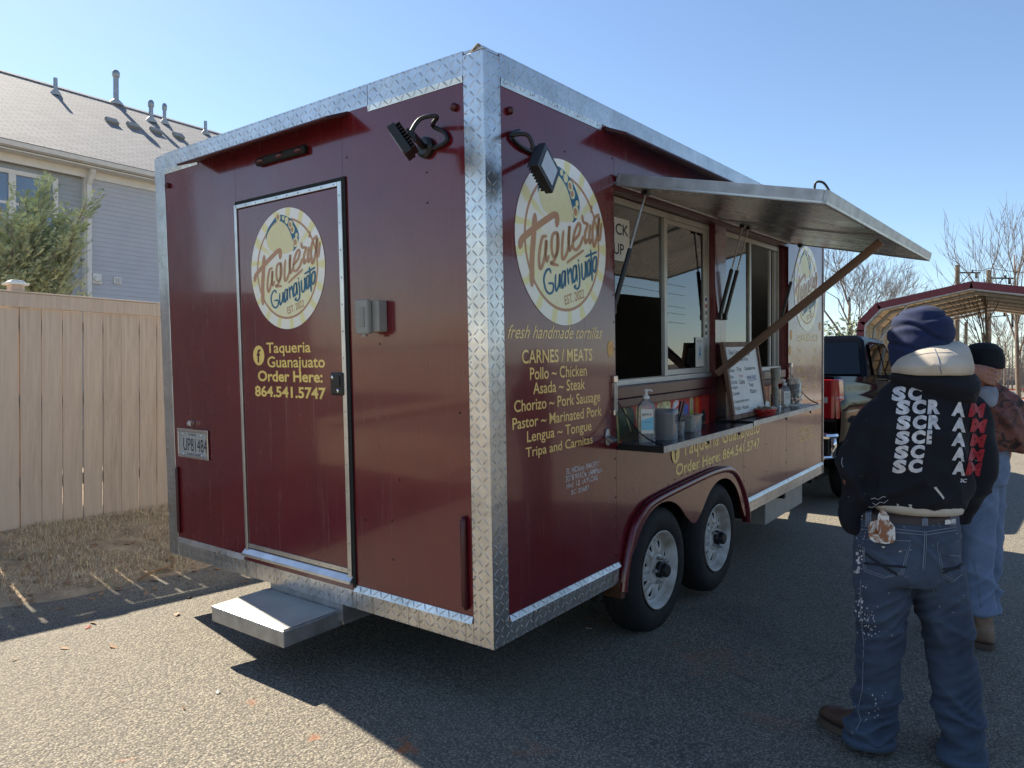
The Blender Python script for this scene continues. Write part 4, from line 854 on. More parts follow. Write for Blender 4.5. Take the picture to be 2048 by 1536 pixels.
stext('price_lettering', 'STEAMED TACOS', 4.0, 4.42, 0.905, 0.955, M['gold'], trailer); stext('price_lettering', 'TACOS AL VAPOR', 4.0, 4.42, 0.835, 0.885, M['gold'], trailer)
so_ = pbr('orange_sticker', L(214, 120, 80), 0.5, 0, 0.1, 30, col2=L(224, 190, 90))
for x, z in ((0.928, 1.640), (3.79, 1.72), (3.76, 1.60), (4.62, 1.80)):
    P('round_sticker', MB().add([(x+0.030*cos(2*pi*j/20), -EPS, z+0.040*sin(2*pi*j/20)) for j in range(20)], [tuple(range(20))]), so_, fix=False)
# ------------------------------------------------------------------ verge, fence, house, trees behind the fence
def bank(x, y):
    t = max(0.0, min(1.0, (y-3.0)/1.7)); t = t*t*(3-2*t)
    return gz(x)*(1-t) + 0.345*t
def verge():
    mb = MB(); nx, ny = 90, 40; x0, x1 = -5.0, 9.0
    def yb(x): return 3.02 + 0.16*noise.noise((x*0.9, 3.1, 0)) + 0.06*noise.noise((x*4, 1.1, 0)) + (0.25 if x < -0.4 else 0)*min(1, (-0.4-x))
    vs = []
    for j in range(ny+1):
        for i in range(nx+1):
            x = x0+(x1-x0)*i/nx; b = yb(x); y = b + (7.5-b)*(j/ny)**1.3
            vs.append((x, y, bank(x, y) + (0.006 if j else -0.01) + 0.02*noise.noise((x*2.1, y*2.1, 4))*min(1, j/4) + 0.008*noise.noise((x*9, y*9, 1))*min(1, j/4)))
    mb.add(vs, [(j*(nx+1)+i, j*(nx+1)+i+1, (j+1)*(nx+1)+i+1, (j+1)*(nx+1)+i) for j in range(ny) for i in range(nx)])
    struct('grass_verge', mb, M['soil'], True)
    mb = MB(); mb.add([(-40, 7.4, 0.33), (60, 7.4, 0.33), (60, 40, 0.33), (-40, 40, 0.33)], [(0,1,2,3)]); struct('back_yard', mb, M['soil'])
    rnd = random.Random(3); vs = []; fs_ = []
    def blade(x, y, h, w, a, lean):
        z = bank(x, y)+0.004; n = len(vs); dx, dy = cos(a), sin(a)
        lx, ly = cos(a+1.4)*lean, sin(a+1.4)*lean
        vs.extend([(x-dx*w, y-dy*w, z), (x+dx*w, y+dy*w, z), (x+lx*0.5+dx*w*0.7, y+ly*0.5+dy*w*0.7, z+h*0.65), (x+lx*0.5-dx*w*0.7, y+ly*0.5-dy*w*0.7, z+h*0.65), (x+lx, y+ly, z+h)])
        fs_.extend([(n, n+1, n+2, n+3), (n+3, n+2, n+4)])
    for _ in range(46000):
        x = rnd.uniform(-1.6, 3.4); b = yb(x); y = b + (4.95-b)*rnd.random()**0.85
        d = noise.noise((x*1.3, y*1.3, 7)) + 0.5*noise.noise((x*4, y*4, 2))
        if d < -0.30: continue
        if y < b+0.35 and rnd.random() > (y-b)/0.35: continue
        blade(x, y, rnd.uniform(0.012, 0.05)*(1+0.6*d), rnd.uniform(0.0012, 0.0024), rnd.uniform(0, 2*pi), rnd.uniform(0.01, 0.06))
    me = bpy.data.meshes.new('dead_grass'); me.from_pydata(vs, [], fs_); me.update()
    tag(link('dead_grass', me, M['grass']), 'short dead brown grass on the strip in front of the fence', 'grass', kind='stuff')
    lv = MB()
    for _ in range(620):
        x = rnd.uniform(-1.5, 2.6); b = yb(x); y = b + rnd.uniform(-0.12, 1.0) if rnd.random() < 0.75 else b+rnd.uniform(-1.2, 1.6)
        z = bank(x, y)+0.012+rnd.random()*0.02 if y > b else gz(x)+0.006; a = rnd.uniform(0, 2*pi); s = rnd.uniform(0.010, 0.035)
        u = Vector((cos(a), sin(a), rnd.uniform(-0.25, 0.25)))*s; w = Vector((-sin(a), cos(a), rnd.uniform(-0.3, 0.3)))*s*rnd.uniform(0.3, 0.6); c = Vector((x, y, z))
        lv.add([c-u, c-u*0.2+w, c+u, c-u*0.2-w, c+u*0.5+w*0.7+Vector((0,0,0.004)), c+u*0.5-w*0.7], [(0,1,4,2,5,3)])
    tag(obj('leaf_litter', lv, M['leafb'], fix=False), 'scattered dry leaves and chips along the edge of the verge', 'leaves', kind='stuff')
    g = lambda *p: [(x, y, bank(x, y)+0.015+dz) for x, y, dz in p]
    tag(obj('fallen_twig', MB().tube(smooth_path(g((0.08,3.05,0.0),(0.2,3.12,0.012),(0.36,3.18,0.01),(0.45,3.28,0.02),(0.47,3.42,0.0)), 5), [0.007]*21, 6), M['leafb'], smooth=True), 'pale bent twig lying at the edge of the verge', 'twig')
verge()
def litter(name, label, px, py, s, mat, ang):
    d = ray(px, py); q = CAM + d*((gz(0)-CAM.z)/d.z); q = CAM + d*((gz(q.x)-CAM.z)/d.z)
    mb = MB(); u = Vector((cos(ang), sin(ang), 0.06))*s; w = Vector((-sin(ang), cos(ang), 0.05))*s*0.45; c = q+Vector((0,0,0.006))
    mb.add([c-u-w, c+u-w*0.7, c+u*1.1+w+Vector((0,0,0.006)), c-u*0.9+w*0.8+Vector((0,0,0.003)), c-u-w-Vector((0,0,0.002)), c+u-w*0.7-Vector((0,0,0.002)), c+u*1.1+w+Vector((0,0,0.004)), c-u*0.9+w*0.8], [(0,1,2,3),(4,7,6,5),(0,4,5,1),(1,5,6,2),(2,6,7,3),(3,7,4,0)])
    tag(obj(name, mb, mat), label, 'litter')
litter('paper_scrap', 'small white paper scrap on the sunlit asphalt', 436, 1387, 0.014, M['white'], 0.7)
litter('paper_scrap', 'white crumpled scrap on shaded asphalt below the rear wheel', 1178, 1259, 0.016, M['white'], 2.2)
litter('wrapper_scrap', 'reddish scrap at the edge of the fence shadow', 176, 1257, 0.016, M['chip'], 0.2)
litter('pale_peel', 'curled pale scrap in the trailer shadow near the bottom', 842, 1437, 0.013, M['galv'], 1.9)
litter('paper_scrap', 'pale scrap on the asphalt beyond the front wheel', 1482, 1077, 0.022, M['galv'], 1.0)
litter('leaf_scrap', 'brown leaf on the sunlit asphalt left of the shadow corner', 368, 1419, 0.010, M['leafb'], 1.0)
# fence
FY = 4.70
fence = thing('wooden_fence', 'tall tan painted picket fence along the grass verge', 'fence', TR(0, FY, 0.34))
rnd = random.Random(11)
pk = MB().box(-0.0725, 0.0725, 0, 0.017, 0.0, 1.745); pm = pk.mesh('picket')
x = -2.87
edges = []
k = 0
while x < 7.2:
    gap = 0.0035 if k % 5 else 0.006
    if k in (16, 18, 20, 21, 22, 24): gap = 0.010
    o = link('picket', pm if k == 0 else pm, M['fence'], fence)
    o.location = (x+0.0725, rnd.uniform(-0.002, 0.002), -0.02 + rnd.uniform(-0.006, 0.006)); o.rotation_euler = (0, rnd.uniform(-0.0016, 0.0016), 0)
    x += 0.145 + gap; k += 1
obj('fascia_board', MB().box(-2.9, 7.2, -0.022, -0.004, 1.722, 1.832), M['fence'], fence, bev=0.003)
obj('top_cap_board', MB().box(-2.9, 7.2, -0.03, 0.045, 1.833, 1.845), M['fence'], fence, bev=0.003)
for z in (0.3, 0.95, 1.55): obj('rail', MB().box(-2.9, 7.2, 0.019, 0.057, z, z+0.089), M['fence'], fence)
for px_ in (-2.42, -0.02, 2.40, 4.82):
    po = obj('post', MB().box(px_-0.046, px_+0.046, 0.058, 0.15, -0.3, 1.90), M['fence'], fence)
    obj('post_cap', MB().box(px_-0.072, px_+0.072, 0.032, 0.176, 1.901, 1.917).loft([[(px_+a*s, 0.104+b*s, 1.9175+h) for a, b in ((-1,-1),(1,-1),(1,1),(-1,1))] for s, h in ((0.056, 0), (0.056, 0.004), (0.038, 0.022))]), M['white'], po, bev=0.002)
# house
HY = 15.5
house = thing('town_house', 'grey two storey house with shingle roof behind the fence', 'house', TR(5, HY, 0.3))
def H(name, mb, mat, parent=None, **k): mb.xf(TR(-5, -HY, -0.3)); return obj(name, mb, mat, parent or house, **k)
def lap(x0, x1, y, z0, z1, e=0.105, n=(0,-1)):
    mb = MB(); z = z0
    while z < z1-0.01:
        t = min(z+e, z1); mb.add([(x0, y-0.016, z), (x1, y-0.016, z), (x1, y-0.003, t), (x0, y-0.003, t), (x0, y, z), (x1, y, z)], [(0,1,2,3), (4,5,1,0)]); z = t
    return mb
SP = 4.96
H('wall_core', MB().box(SP, 24, HY+0.001, HY+9.5, 0.3, 6.0), M['siding']); H('wall_core', MB().box(-8, SP-0.001, HY+0.122, HY+9.5, 0.3, 6.0), M['siding2'])
tag(H('lap_siding', lap(SP+0.06, 24, HY, 0.3, 6.05), M['siding'], fix=False), kind='stuff'); tag(H('lap_siding', lap(-8, SP-0.06, HY+0.12, 0.3, 6.05), M['siding2'], fix=False), kind='stuff')
H('corner_board', MB().box(SP-0.07, SP+0.07, HY-0.035, HY+0.13, 0.3, 6.02), M['white'])
H('downspout', MB().box(SP-0.05, SP+0.05, HY-0.12, HY-0.037, 0.3, 5.72).obox((SP, HY-0.19, 5.86), (0.05,0,0), (0,-0.12,0.15), (0,0.04,0.03)), M['white'], bev=0.012)
ev = 6.16
H('soffit', MB().box(-8.3, 24.3, HY-0.38, HY+0.2, ev-0.13, ev-0.10), M['white'])
H('frieze_board', MB().box(-8, 24, HY-0.05, HY-0.02, ev-0.30, ev-0.131), M['white'])
H('gutter', MB().prism([(0,0),(-0.11,0.02),(-0.13,0.11),(-0.115,0.11),(-0.10,0.03),(-0.005,0.01),(-0.005,0.11),(0,0.11)], lambda u, v, d: (d, HY-0.39+u, ev-0.09+v), -8.3, 24.3), M['white'])
pit = math.atan2(9.42-6.25, 5.35); RL = 6.3
rf = bpy.data.objects.new('roof', None)
rm = MB().box(-13.4, 19.4, 0, RL, -0.06, 0.0); ro = obj('roof', rm, M['shingle'], house); ro.matrix_local = TR(0, -0.50, 5.90) @ Matrix.Rotation(pit, 4, 'X')
H('back_roof', MB().add([(-8.4, HY-0.5+RL*cos(pit), 6.2+RL*sin(pit)), (24.4, HY-0.5+RL*cos(pit), 6.2+RL*sin(pit)), (24.4, HY+10.4, 6.2), (-8.4, HY+10.4, 6.2)], [(0,1,2,3)]), M['shingle'], fix=False)
RC = MB().box(-13.4, 19.4, RL-0.14, RL+0.03, 0.003, 0.03); obj('ridge_cap', RC, M['shingle'], ro)
rmi = (TR(5, HY, 0.3) @ TR(0, -0.50, 5.90) @ Matrix.Rotation(pit, 4, 'X'))
def on_roof(px, py):
    d = ray(px, py); n = (rmi.to_3x3() @ Vector((0,0,1))); p0 = rmi.translation; t = (p0-CAM).dot(n)/d.dot(n); return rmi.inverted() @ (CAM+d*t)
up = rmi.to_3x3().inverted() @ Vector((0,0,1))
for px_, py_, r, h, cap in ((111,188,0.05,0.42,0), (232,208,0.075,0.78,1), (302,243,0.06,0.42,1), (329,247,0.05,0.40,1), (411,268,0.05,0.40,0)):
    q = on_roof(px_, py_); s = obj('vent_pipe', MB().cyl(q, q+up*h, r, 12), M['galv'], ro, smooth=2)
    obj('vent_flashing', MB().tube([q-up*0.05, q+up*0.02, q+up*0.13], [r*3.0, r*2.6, r*1.15], 14), M['alu_w'], s, smooth=2)
    if cap: obj('vent_cap', MB().tube([q+up*(h-0.02), q+up*(h+0.02), q+up*(h+0.13), q+up*(h+0.19)], [r*1.02, r*1.4, r*1.4, r*0.9], 12), M['galv'], s, smooth=2)
for px_, py_ in ((223,246), (265,255), (311,265), (356,275)):
    q = on_roof(px_, py_); obj('roof_vent', MB().obox(q+Vector((0,0.0,0.05)), (0.15,0,0), (0,0.11,0.02), (0,-0.01,0.05)), M['grey'], ro, bev=0.02)
for x0, x1 in ((2.9, 4.39),):
    z0, z1 = 4.30, 5.74
    w = H('window', MB().box(x0, x1, HY+0.03, HY+0.13, z1-0.09, z1).box(x0, x1, HY+0.03, HY+0.13, z0, z0+0.09).box(x0, x0+0.08, HY+0.03, HY+0.13, z0+0.091, z1-0.091).box(x1-0.10, x1, HY+0.03, HY+0.13, z0+0.091, z1-0.091).box(3.47, 3.60, HY+0.03, HY+0.13, z0+0.091, z1-0.091), M['white'])
    for a, b in ((x0+0.081, 3.469), (3.601, x1-0.101)):
        H('pane', MB().box(a, b, HY+0.075, HY+0.085, 5.08, z1-0.092), M['housepane'], w); H('pane', MB().box(a, b, HY+0.06, HY+0.07, z0+0.092, 5.02), M['housepane'], w)
        H('meeting_rail', MB().box(a, b, HY+0.05, HY+0.09, 5.021, 5.079), M['white'], w)
def wallbox(px0, py0, px1, py1, name, fn):
    a = pxy(px0, py0, HY-0.03); b = pxy(px1, py1, HY-0.03); return fn(name, a.x, b.x, b.z, a.z)
def dryer(name, x0, x1, z0, z1):
    o = H(name, MB().box(x0, x1, HY-0.06, HY-0.017, z0, z1), M['white'], bev=0.01)
    cx, cz = (x0+x1)/2, (z0+z1)/2; H('vent_hood', MB().ball((cx, HY-0.07, cz-0.01), (0.085, 0.05, 0.075), 14, 8), M['white'], o, smooth=True)
def outlet(name, x0, x1, z0, z1):
    o = H(name, MB().box(x0, x1, HY-0.05, HY-0.017, z0, z1), M['white'], bev=0.01)
    for i in range(3): H('louvre', MB().box(x0+0.03, x1-0.03, HY-0.065, HY-0.0505, z0+0.03+i*(z1-z0-0.05)/3, z0+0.03+i*(z1-z0-0.05)/3+0.02), M['siding'], o)
wallbox(184, 546, 203, 569, 'dryer_vent', dryer); wallbox(227, 553, 243, 569, 'wall_vent', outlet)

# cypress over the fence
def cypress():
    t = thing('cypress_tree', 'feathery grey green cypress rising behind the fence cap', 'tree', TR(1.2, 7.0, 0.35)); rnd = random.Random(5)
    vs = []; fs_ = []; tw = MB()
    def spray(p, d, ln, lvl):
        d = d.normalized(); n = max(5, int(ln/0.018)); q = Vector(p); path = [q.copy()]
        sd = d.cross(Vector((0,0,1))); sd = sd.normalized() if sd.length > 1e-3 else Vector((1,0,0)); upv = sd.cross(d)
        for i in range(n):
            f = i/n; d = (d + Vector((0,0,0.012)) + Vector((rnd.uniform(-1,1), rnd.uniform(-1,1), rnd.uniform(-1,1)))*0.03).normalized(); q = q + d*(ln/n); path.append(q.copy())
            if lvl > 0 and i > n*0.15 and rnd.random() < 0.62:
                s = rnd.choice((-1, 1)); a = rnd.uniform(0.5, 0.9); tw_ = rnd.uniform(-0.5, 0.5)
                spray(q, d*cos(a) + (sd*cos(tw_)+upv*sin(tw_))*s*sin(a), ln*(1-f*0.75)*rnd.uniform(0.28, 0.48), lvl-1)
            elif lvl == 0:
                for s in (-1, 1):
                    l = 0.046*(1-0.5*f)*rnd.uniform(0.7, 1.3); w = 0.0062; e = (d*0.8 + (sd*s)*0.6 + upv*rnd.uniform(-0.35, 0.35)).normalized(); o = upv*w
                    k = len(vs); vs.extend([q-o, q+o*0.2+e*l*0.5-o*0.7, q+e*l, q+e*l*0.5+o*0.7]); fs_.append((k, k+1, k+2, k+3))
        tw.tube(path[::max(1, n//6)] + [path[-1]], [0.010*ln*(1 if lvl else 0.45)*(1-0.75*i/7) for i in range(len(path[::max(1, n//6)])+1)], 4, False)
    tgt = [((215,468),6.4),((200,475),6.9),((172,405),6.7),((150,400),7.0),((165,440),6.8),((120,425),7.2),((60,400),6.9),((20,415),6.7),((185,480),7.3),((140,520),6.5),((90,470),6.5),((40,450),6.4),((140,585),6.3),((10,480),6.6),((110,500),7.3),((70,540),6.6),((20,545),6.5),((90,560),6.9),((130,470),7.0),((-30,430),6.8),((160,505),6.6),((50,500),7.2),((30,430),7.2),((100,440),6.6),((175,465),6.9)]
    for (px_, py_), y in tgt:
        e = pxy(px_, py_, y); s = Vector((0.55+rnd.uniform(-0.25,0.25), 7.0+rnd.uniform(-0.2,0.2), 1.75+rnd.uniform(-0.25,0.35))); d = e - s
        spray(s, d - Vector((0,0,0.10*d.length)), d.length, 2)
    for v in range(len(vs)): vs[v] = vs[v] - Vector((1.2, 7.0, 0.35))
    me = bpy.data.meshes.new('crown'); me.from_pydata([tuple(v) for v in vs], [], fs_); me.update(); tag(link('crown', me, M['cypress'], t), kind='stuff')
    tw.xf(TR(-1.2, -7.0, -0.35)); obj('branches', tw, M['bark'], t, smooth=True, fix=False)
    obj('trunk', MB().tube([(-0.7,0,-0.1),(-0.68,0,0.9),(-0.65,0,2.0),(-0.6,0.05,2.7)], [0.09,0.08,0.06,0.02], 10), M['bark'], t, smooth=True)
cypress()

# ------------------------------------------------------------------ far right: carport, bare trees, poles
def bare_tree(name, label, base, h, spread, seed, mat, trunk_r, lv=5, lean=(0,0), first=0.28, group=None, kids=(2,4), rmin=0.009):
    t = thing(name, label, 'tree', TR(*base), group); rnd = random.Random(seed); tk = MB(); br = MB()
    def grow(p, d, ln, r, lvl):
        n = 4 if lvl < 2 else 3; path = [p.copy()]; q = p.copy()
        for i in range(n):
            d = (d + Vector((rnd.uniform(-1,1), rnd.uniform(-1,1), rnd.uniform(-0.3,0.8)))*0.10).normalized(); q = q + d*(ln/n); path.append(q.copy())
        e = r*0.62 if lvl < lv else r*0.35
        br.tube(path, [r+(e-r)*i/n for i in range(n+1)], 5 if lvl < 3 else 3, False)
        if lvl >= lv: return
        for k in range(rnd.randint(*kids)):
            s = path[rnd.randint(1, n)] if k else path[-1]; a = rnd.uniform(0.25, 0.75)*spread; az = rnd.uniform(0, 2*pi)
            o = d.orthogonal().normalized(); o = Matrix.Rotation(az, 3, d) @ o
            grow(s, d*cos(a) + o*sin(a) + Vector((0,0,0.12)), ln*rnd.uniform(0.62, 0.85), max(rmin, e*rnd.uniform(0.55, 0.9)), lvl+1)
    top = Vector((lean[0], lean[1], h*first)); mid = top*0.5 + Vector((rnd.uniform(-.05,.05)*h*0.3, 0, 0)); up2 = top*1.55
    tk.tube([Vector((0,0,-0.3)), Vector((0,0,0.02*h)), mid, top, up2, top*2.25], [trunk_r*1.35, trunk_r, trunk_r*0.9, trunk_r*0.75, trunk_r*0.5, trunk_r*0.22], 10)
    for k in range(9):
        f = rnd.uniform(0.75, 2.2); az = rnd.uniform(0, 2*pi) if k else 0; a = rnd.uniform(0.35, 0.85)*spread
        grow(top*f, Vector((sin(a)*cos(az), sin(a)*sin(az), cos(a))), h*rnd.uniform(0.20, 0.30)*(1.25-0.3*f), trunk_r*rnd.uniform(0.28, 0.45)*(1.2-0.25*f), 1)
    obj('trunk', tk, mat, t, smooth=True, fix=False); obj('crown', br, mat, t, smooth=True, fix=False); return t
b = pxx(1698, 690, 40); bare_tree('bare_tree', 'large bare grey tree behind the awning tip and black truck', (40, b.y, 0.0), 9.3, 1.0, 4, M['bark'], 0.20, 6, group='bare winter trees')
b = pxx(1984, 690, 24); bare_tree('bare_tree', 'slim bare tree behind the second person in black beanie', (24, b.y, 0.0), 5.6, 0.75, 12, M['bark'], 0.07, 4, (0.05, 0.1), 0.36, 'bare winter trees', rmin=0.006)
b = pxx(2040, 690, 33); bare_tree('bare_tree', 'taller bare tree at the right frame edge beyond the carport', (33, b.y, 0.0), 8.4, 0.8, 21, M['bark'], 0.10, 4, (0, 0.1), 0.34, 'bare winter trees', rmin=0.008)
b = pxx(1800, 690, 62); bare_tree('bare_tree', 'distant twiggy bare tree left of the carport peak', (62, b.y, 0.0), 9.3, 1.05, 33, M['bark_far'], 0.14, 5, group='bare winter trees')
b = pxx(1860, 690, 66); bare_tree('bare_tree', 'distant bare tree right above the carport roof slope', (66, b.y, 0.0), 9.0, 1.05, 35, M['bark_far'], 0.14, 5, group='bare winter trees')
b = pxx(2010, 690, 36); bare_tree('bare_tree', 'thin bare sapling framed under the carport roof', (36, b.y, 0.0), 5.2, 0.9, 44, M['bark'], 0.05, 4, (0, 0), 0.3, 'bare winter trees')
# evergreen shrubs behind the truck
def shrub(name, label, c, r, n, seed, mat):
    t = thing(name, label, 'shrub', TR(*c)); rnd = random.Random(seed); vs = []; fs_ = []
    lobes = [(Vector((rnd.uniform(-.6,.6)*r[0], rnd.uniform(-.6,.6)*r[1], rnd.uniform(0.2,0.75)*r[2])), rnd.uniform(0.3,0.55)) for _ in range(16)]
    for _ in range(n):
        lc, lr = rnd.choice(lobes); a, b_ = rnd.uniform(0, 2*pi), math.acos(rnd.uniform(-0.6, 1)); k = rnd.uniform(0.6, 1.08)*lr
        p = lc + Vector((r[0]*sin(b_)*cos(a), r[1]*sin(b_)*sin(a), r[2]*0.8*cos(b_)))*k; s = rnd.uniform(0.05, 0.14)
        u = Vector((rnd.gauss(0,1), rnd.gauss(0,1), rnd.gauss(0,1))).normalized()*s; w = u.orthogonal().normalized()*s*0.45; q = len(vs)
        vs.extend([p-u, p+w, p+u, p-w]); fs_.append((q, q+1, q+2, q+3))
    me = bpy.data.meshes.new('crown'); me.from_pydata([tuple(v) for v in vs], [], fs_); me.update(); tag(link('crown', me, mat, t), kind='stuff')
    obj('stem', MB().tube([(0,0,-0.2),(0,0.05,0.4*r[2])], [0.08,0.03], 6), M['bark'], t)
b = pxx(1680, 690, 34); shrub('evergreen_shrub', 'dark evergreen bush behind the black truck cab', (34, b.y, 0.0), (1.9, 2.2, 4.2), 5200, 8, M['ever'])
b = pxx(1740, 690, 52); shrub('evergreen_shrub', 'lighter bush behind the big bare tree trunk', (52, b.y, 0.0), (2.0, 2.6, 5.6), 3600, 9, M['ever'])
# far wood: reads as one mass
def wood():
    rnd = random.Random(2); mb = MB()
    for i in range(420):
        x = rnd.uniform(75, 150); y = rnd.uniform(-26, 30) + (x-75)*0.1; h = rnd.uniform(4.0, 8.5); p = Vector((x, y, -0.5))
        mb.tube([p, p+Vector((rnd.uniform(-.3,.3), rnd.uniform(-.3,.3), h*0.5)), p+Vector((0,0,h))], [0.10, 0.07, 0.01], 4, False)
        for k in range(26):
            f = rnd.uniform(0.25, 0.95); a = rnd.uniform(0, 2*pi); l = h*rnd.uniform(0.12, 0.34)*(1.1-f*0.6); s = p+Vector((0,0,h*f)); e = s+Vector((cos(a)*l*0.7, sin(a)*l*0.7, l*0.75))
            mb.tube([s, s.lerp(e, 0.5)+Vector((0,0,-0.1*l)), e], [0.030, 0.018, 0.006], 3, False)
            for _ in range(2):
                m = s.lerp(e, rnd.uniform(0.4, 0.9)); mb.tube([m, m+Vector((rnd.uniform(-1,1), rnd.uniform(-1,1), rnd.uniform(0.1,1)))*l*0.4], [0.014, 0.005], 3, False)
    tag(obj('far_wood', mb, M['bark_far'], fix=False), 'distant band of bare brown woodland along the horizon', 'woodland', kind='stuff')
wood()
b0 = MB(); b0.add([(170, -120, -2), (170, 160, -2), (185, 160, 5.5), (185, -120, 5.5)], [(0,1,2,3)])
hl = MB(); N_ = 60
rnd = random.Random(6)
tops = [(175, -140+300*i/N_, 3.2+1.8*noise.noise((i*0.35, 2, 0))+rnd.uniform(-.3,.3)) for i in range(N_+1)]
hl.add([(x_, y_, -1.0) for x_, y_, z_ in tops] + tops + [(x_+25, y_, z_*1.1) for x_, y_, z_ in tops], [(i, i+1, N_+2+i, N_+1+i) for i in range(N_)] + [(N_+1+i, N_+2+i, 2*N_+3+i, 2*N_+2+i) for i in range(N_)])
struct('wooded_hill', hl, pbr('hill', L(112, 104, 100), 0.95, 0, 0.1, 0.4), True)
# bare clay ground and pale road seen under the carport
cl_ = MB().add([(26, -14, 0.058), (62, -22, 0.058), (62, 6, 0.058), (26, 3.5, 0.058)], [(0,1,2,3)]); struct('clay_ground', cl_, pbr('clay', L(186, 158, 128), 0.9, 0, 0.1, 0.6))
rd = MB().add([(44, -24, 0.064), (56, -24, 0.064), (56, 12, 0.064), (44, 12, 0.064)], [(0,1,2,3)]); struct('far_road', rd, pbr('concrete', L(196, 196, 194), 0.8, 0, 0.05, 0.4))
br_ = thing('barrier_fence', 'low orange red site barrier on the clay beyond the second person', 'barrier', TR(38, -2, 0.06))
for z in (0.55, 0.95): obj('rail', MB().beam((0, -6, z), (0, 3, z), 0.05, 0.06), M['chip'], br_)
for i in range(7): obj('post', MB().box(-0.03, 0.03, -6+i*1.5-0.03, -6+i*1.5+0.03, 0, 1.05), M['chip'], br_)
dp = MB(); rnd = random.Random(9)
for i in range(160):
    p = Vector((rnd.uniform(28, 36), rnd.uniform(-5, 0.5), 0.05)); s = rnd.uniform(0.06, 0.22); dp.ball(p, (s, s*rnd.uniform(.7,1.4), s*0.6), 6, 4)
tag(obj('rubble', dp, M['leafb'], fix=False), 'low heap of brown rubble and logs beyond the lot', 'rubble', kind='stuff')
# carport
def carport():
    x0, x1 = 21.5, 29.5; g0 = 0.05
    pk_ = pxx(1943, 570, x0); el = pxx(1757, 612, x0); kn = pxx(1722, 645, x0); yc = pk_.y; hw = kn.y - yc; zk, ze, zp = kn.z, el.z, pk_.z; we = el.y - yc
    t = thing('carport', 'open metal carport with burgundy edge trim behind the people', 'carport', TR(x0, yc, g0))
    prof = [(hw, 0), (hw, zk-g0-0.25), (hw-0.02, zk-g0), (we, ze-g0), (0, zp-g0), (-we, ze-g0), (-hw+0.02, zk-g0), (-hw, zk-g0-0.25), (-hw, 0)]
    def outline(s, dz=0): return [(a*s, b+dz) for a, b in prof]
    pin = smooth_path([(a, b, 0) for a, b in prof], 3); nb = 6
    for i in range(nb+1):
        xx = (x1-x0)*i/nb
        obj('bow', MB().tube([(xx, a*0.965, min(b, zp-g0)-0.10 if j not in (0, 8) else 0) for j, (a, b) in enumerate(prof)], 0.055, 6), M['galv'], t, smooth=2)
    sk = [(hw, 1.9), (hw, zk-g0-0.25), (hw-0.02, zk-g0), (we, ze-g0), (0, zp-g0), (-we, ze-g0), (-hw+0.02, zk-g0), (-hw, zk-g0-0.25), (-hw, 1.9)]
    # sheet panels with ribs along the length
    for j in range(len(sk)-1):
        a, b = Vector((0, *sk[j])), Vector((0, *sk[j+1])); d = b-a; nr = Vector((0, -d.z, d.y)).normalized(); n = max(2, int(d.length/0.22)); mb = MB()
        for k in range(n):
            p, q = a+d*(k/n), a+d*((k+1)/n); r = a+d*((k+0.12)/n)
            mb.add([p, r, q, p+Vector((x1-x0,0,0)), r+Vector((x1-x0,0,0)), q+Vector((x1-x0,0,0)), p.lerp(r,0.5)+nr*0.03, p.lerp(r,0.5)+nr*0.03+Vector((x1-x0,0,0))], [(0,6,7,3),(6,1,4,7),(1,2,5,4)])
        obj('roof_sheet', mb, M['roofunder'], t, fix=False)
        obj('edge_trim', MB().beam(a+Vector((-0.03,0,0))-d.normalized()*0.02, b+Vector((-0.03,0,0))+d.normalized()*0.02, 0.06, 0.20, nr), M['redmetal'], t)
    for s in (-1, 1): obj('brace', MB().cyl((0.1, s*hw*0.94, zk-g0-1.0), (0.1, s*we*0.62, ze-g0+0.18), 0.04, 6), M['galv'], t)
    for xx in ((x1-x0),): 
        for yy in (0.32, -0.45): obj('end_post', MB().box(xx-0.05, xx+0.05, yy*hw-0.05, yy*hw+0.05, 0, zp-g0-0.5), M['galv'], t)
carport()
def pole(name, label, px, py, x, extra):
    top = pxx(px, py, x); t = thing(name, label, 'utility pole', TR(x, top.y, 0), 'utility poles'); h = top.z
    obj('shaft', MB().tube([(0,0,-0.2),(0,0,h)], [0.17,0.125], 10), M['pole'], t, smooth=2)
    obj('cross_arm', MB().beam((0,0,h-0.45),(0,-1.15,h-0.55),0.06,0.08).beam((0,-0.05,h-1.2),(0,-0.65,h-0.55),0.04,0.04), M['dark'], t)
    obj('insulator', MB().cyl((0,-0.95,h-0.55),(0,-0.95,h-0.85),0.07,8).cyl((0,-0.75,h-0.35),(0,-0.75,h-0.55),0.05,8), M['dark'], t)
    obj('cutout_arm', MB().beam((0,0,h-2.6),(0,-0.95,h-2.55),0.05,0.05).cyl((0,-0.75,h-2.6),(0,-0.75,h-2.1),0.07,8).cyl((0,-1.1,h-3.2),(0,-1.1,h-1.9),0.06,8), M['dark'], t)
    return Vector((x, top.y, h))
p1_ = pole('utility_pole', 'wooden utility pole left of the carport peak', 1915, 530, 48, 0); p2_ = pole('utility_pole', 'wooden utility pole right of the carport peak', 1978, 540, 46, 0)
def wire(a, b, sag, name='overhead_wire', label='thin power wire strung between the poles'):
    a, b = Vector(a), Vector(b); pts = [a.lerp(b, i/14) - Vector((0,0,sag*4*(i/14)*(1-i/14))) for i in range(15)]
    tag(obj(name, MB().tube(pts, 0.022, 4, False), M['dark'], fix=False), label, 'wire')
wire(p1_+Vector((0,-0.75,-0.35)), p2_+Vector((0,0,0.1)), 0.1); wire(p2_+Vector((0,0,0.1)), (42, -6, 6.2), 0.3, label='power wire running off to the right from the pole'); wire(p1_+Vector((0,0,-0.6)), pxx(1868, 660, 46), 0.02, label='diagonal guy wire left of the utility pole')

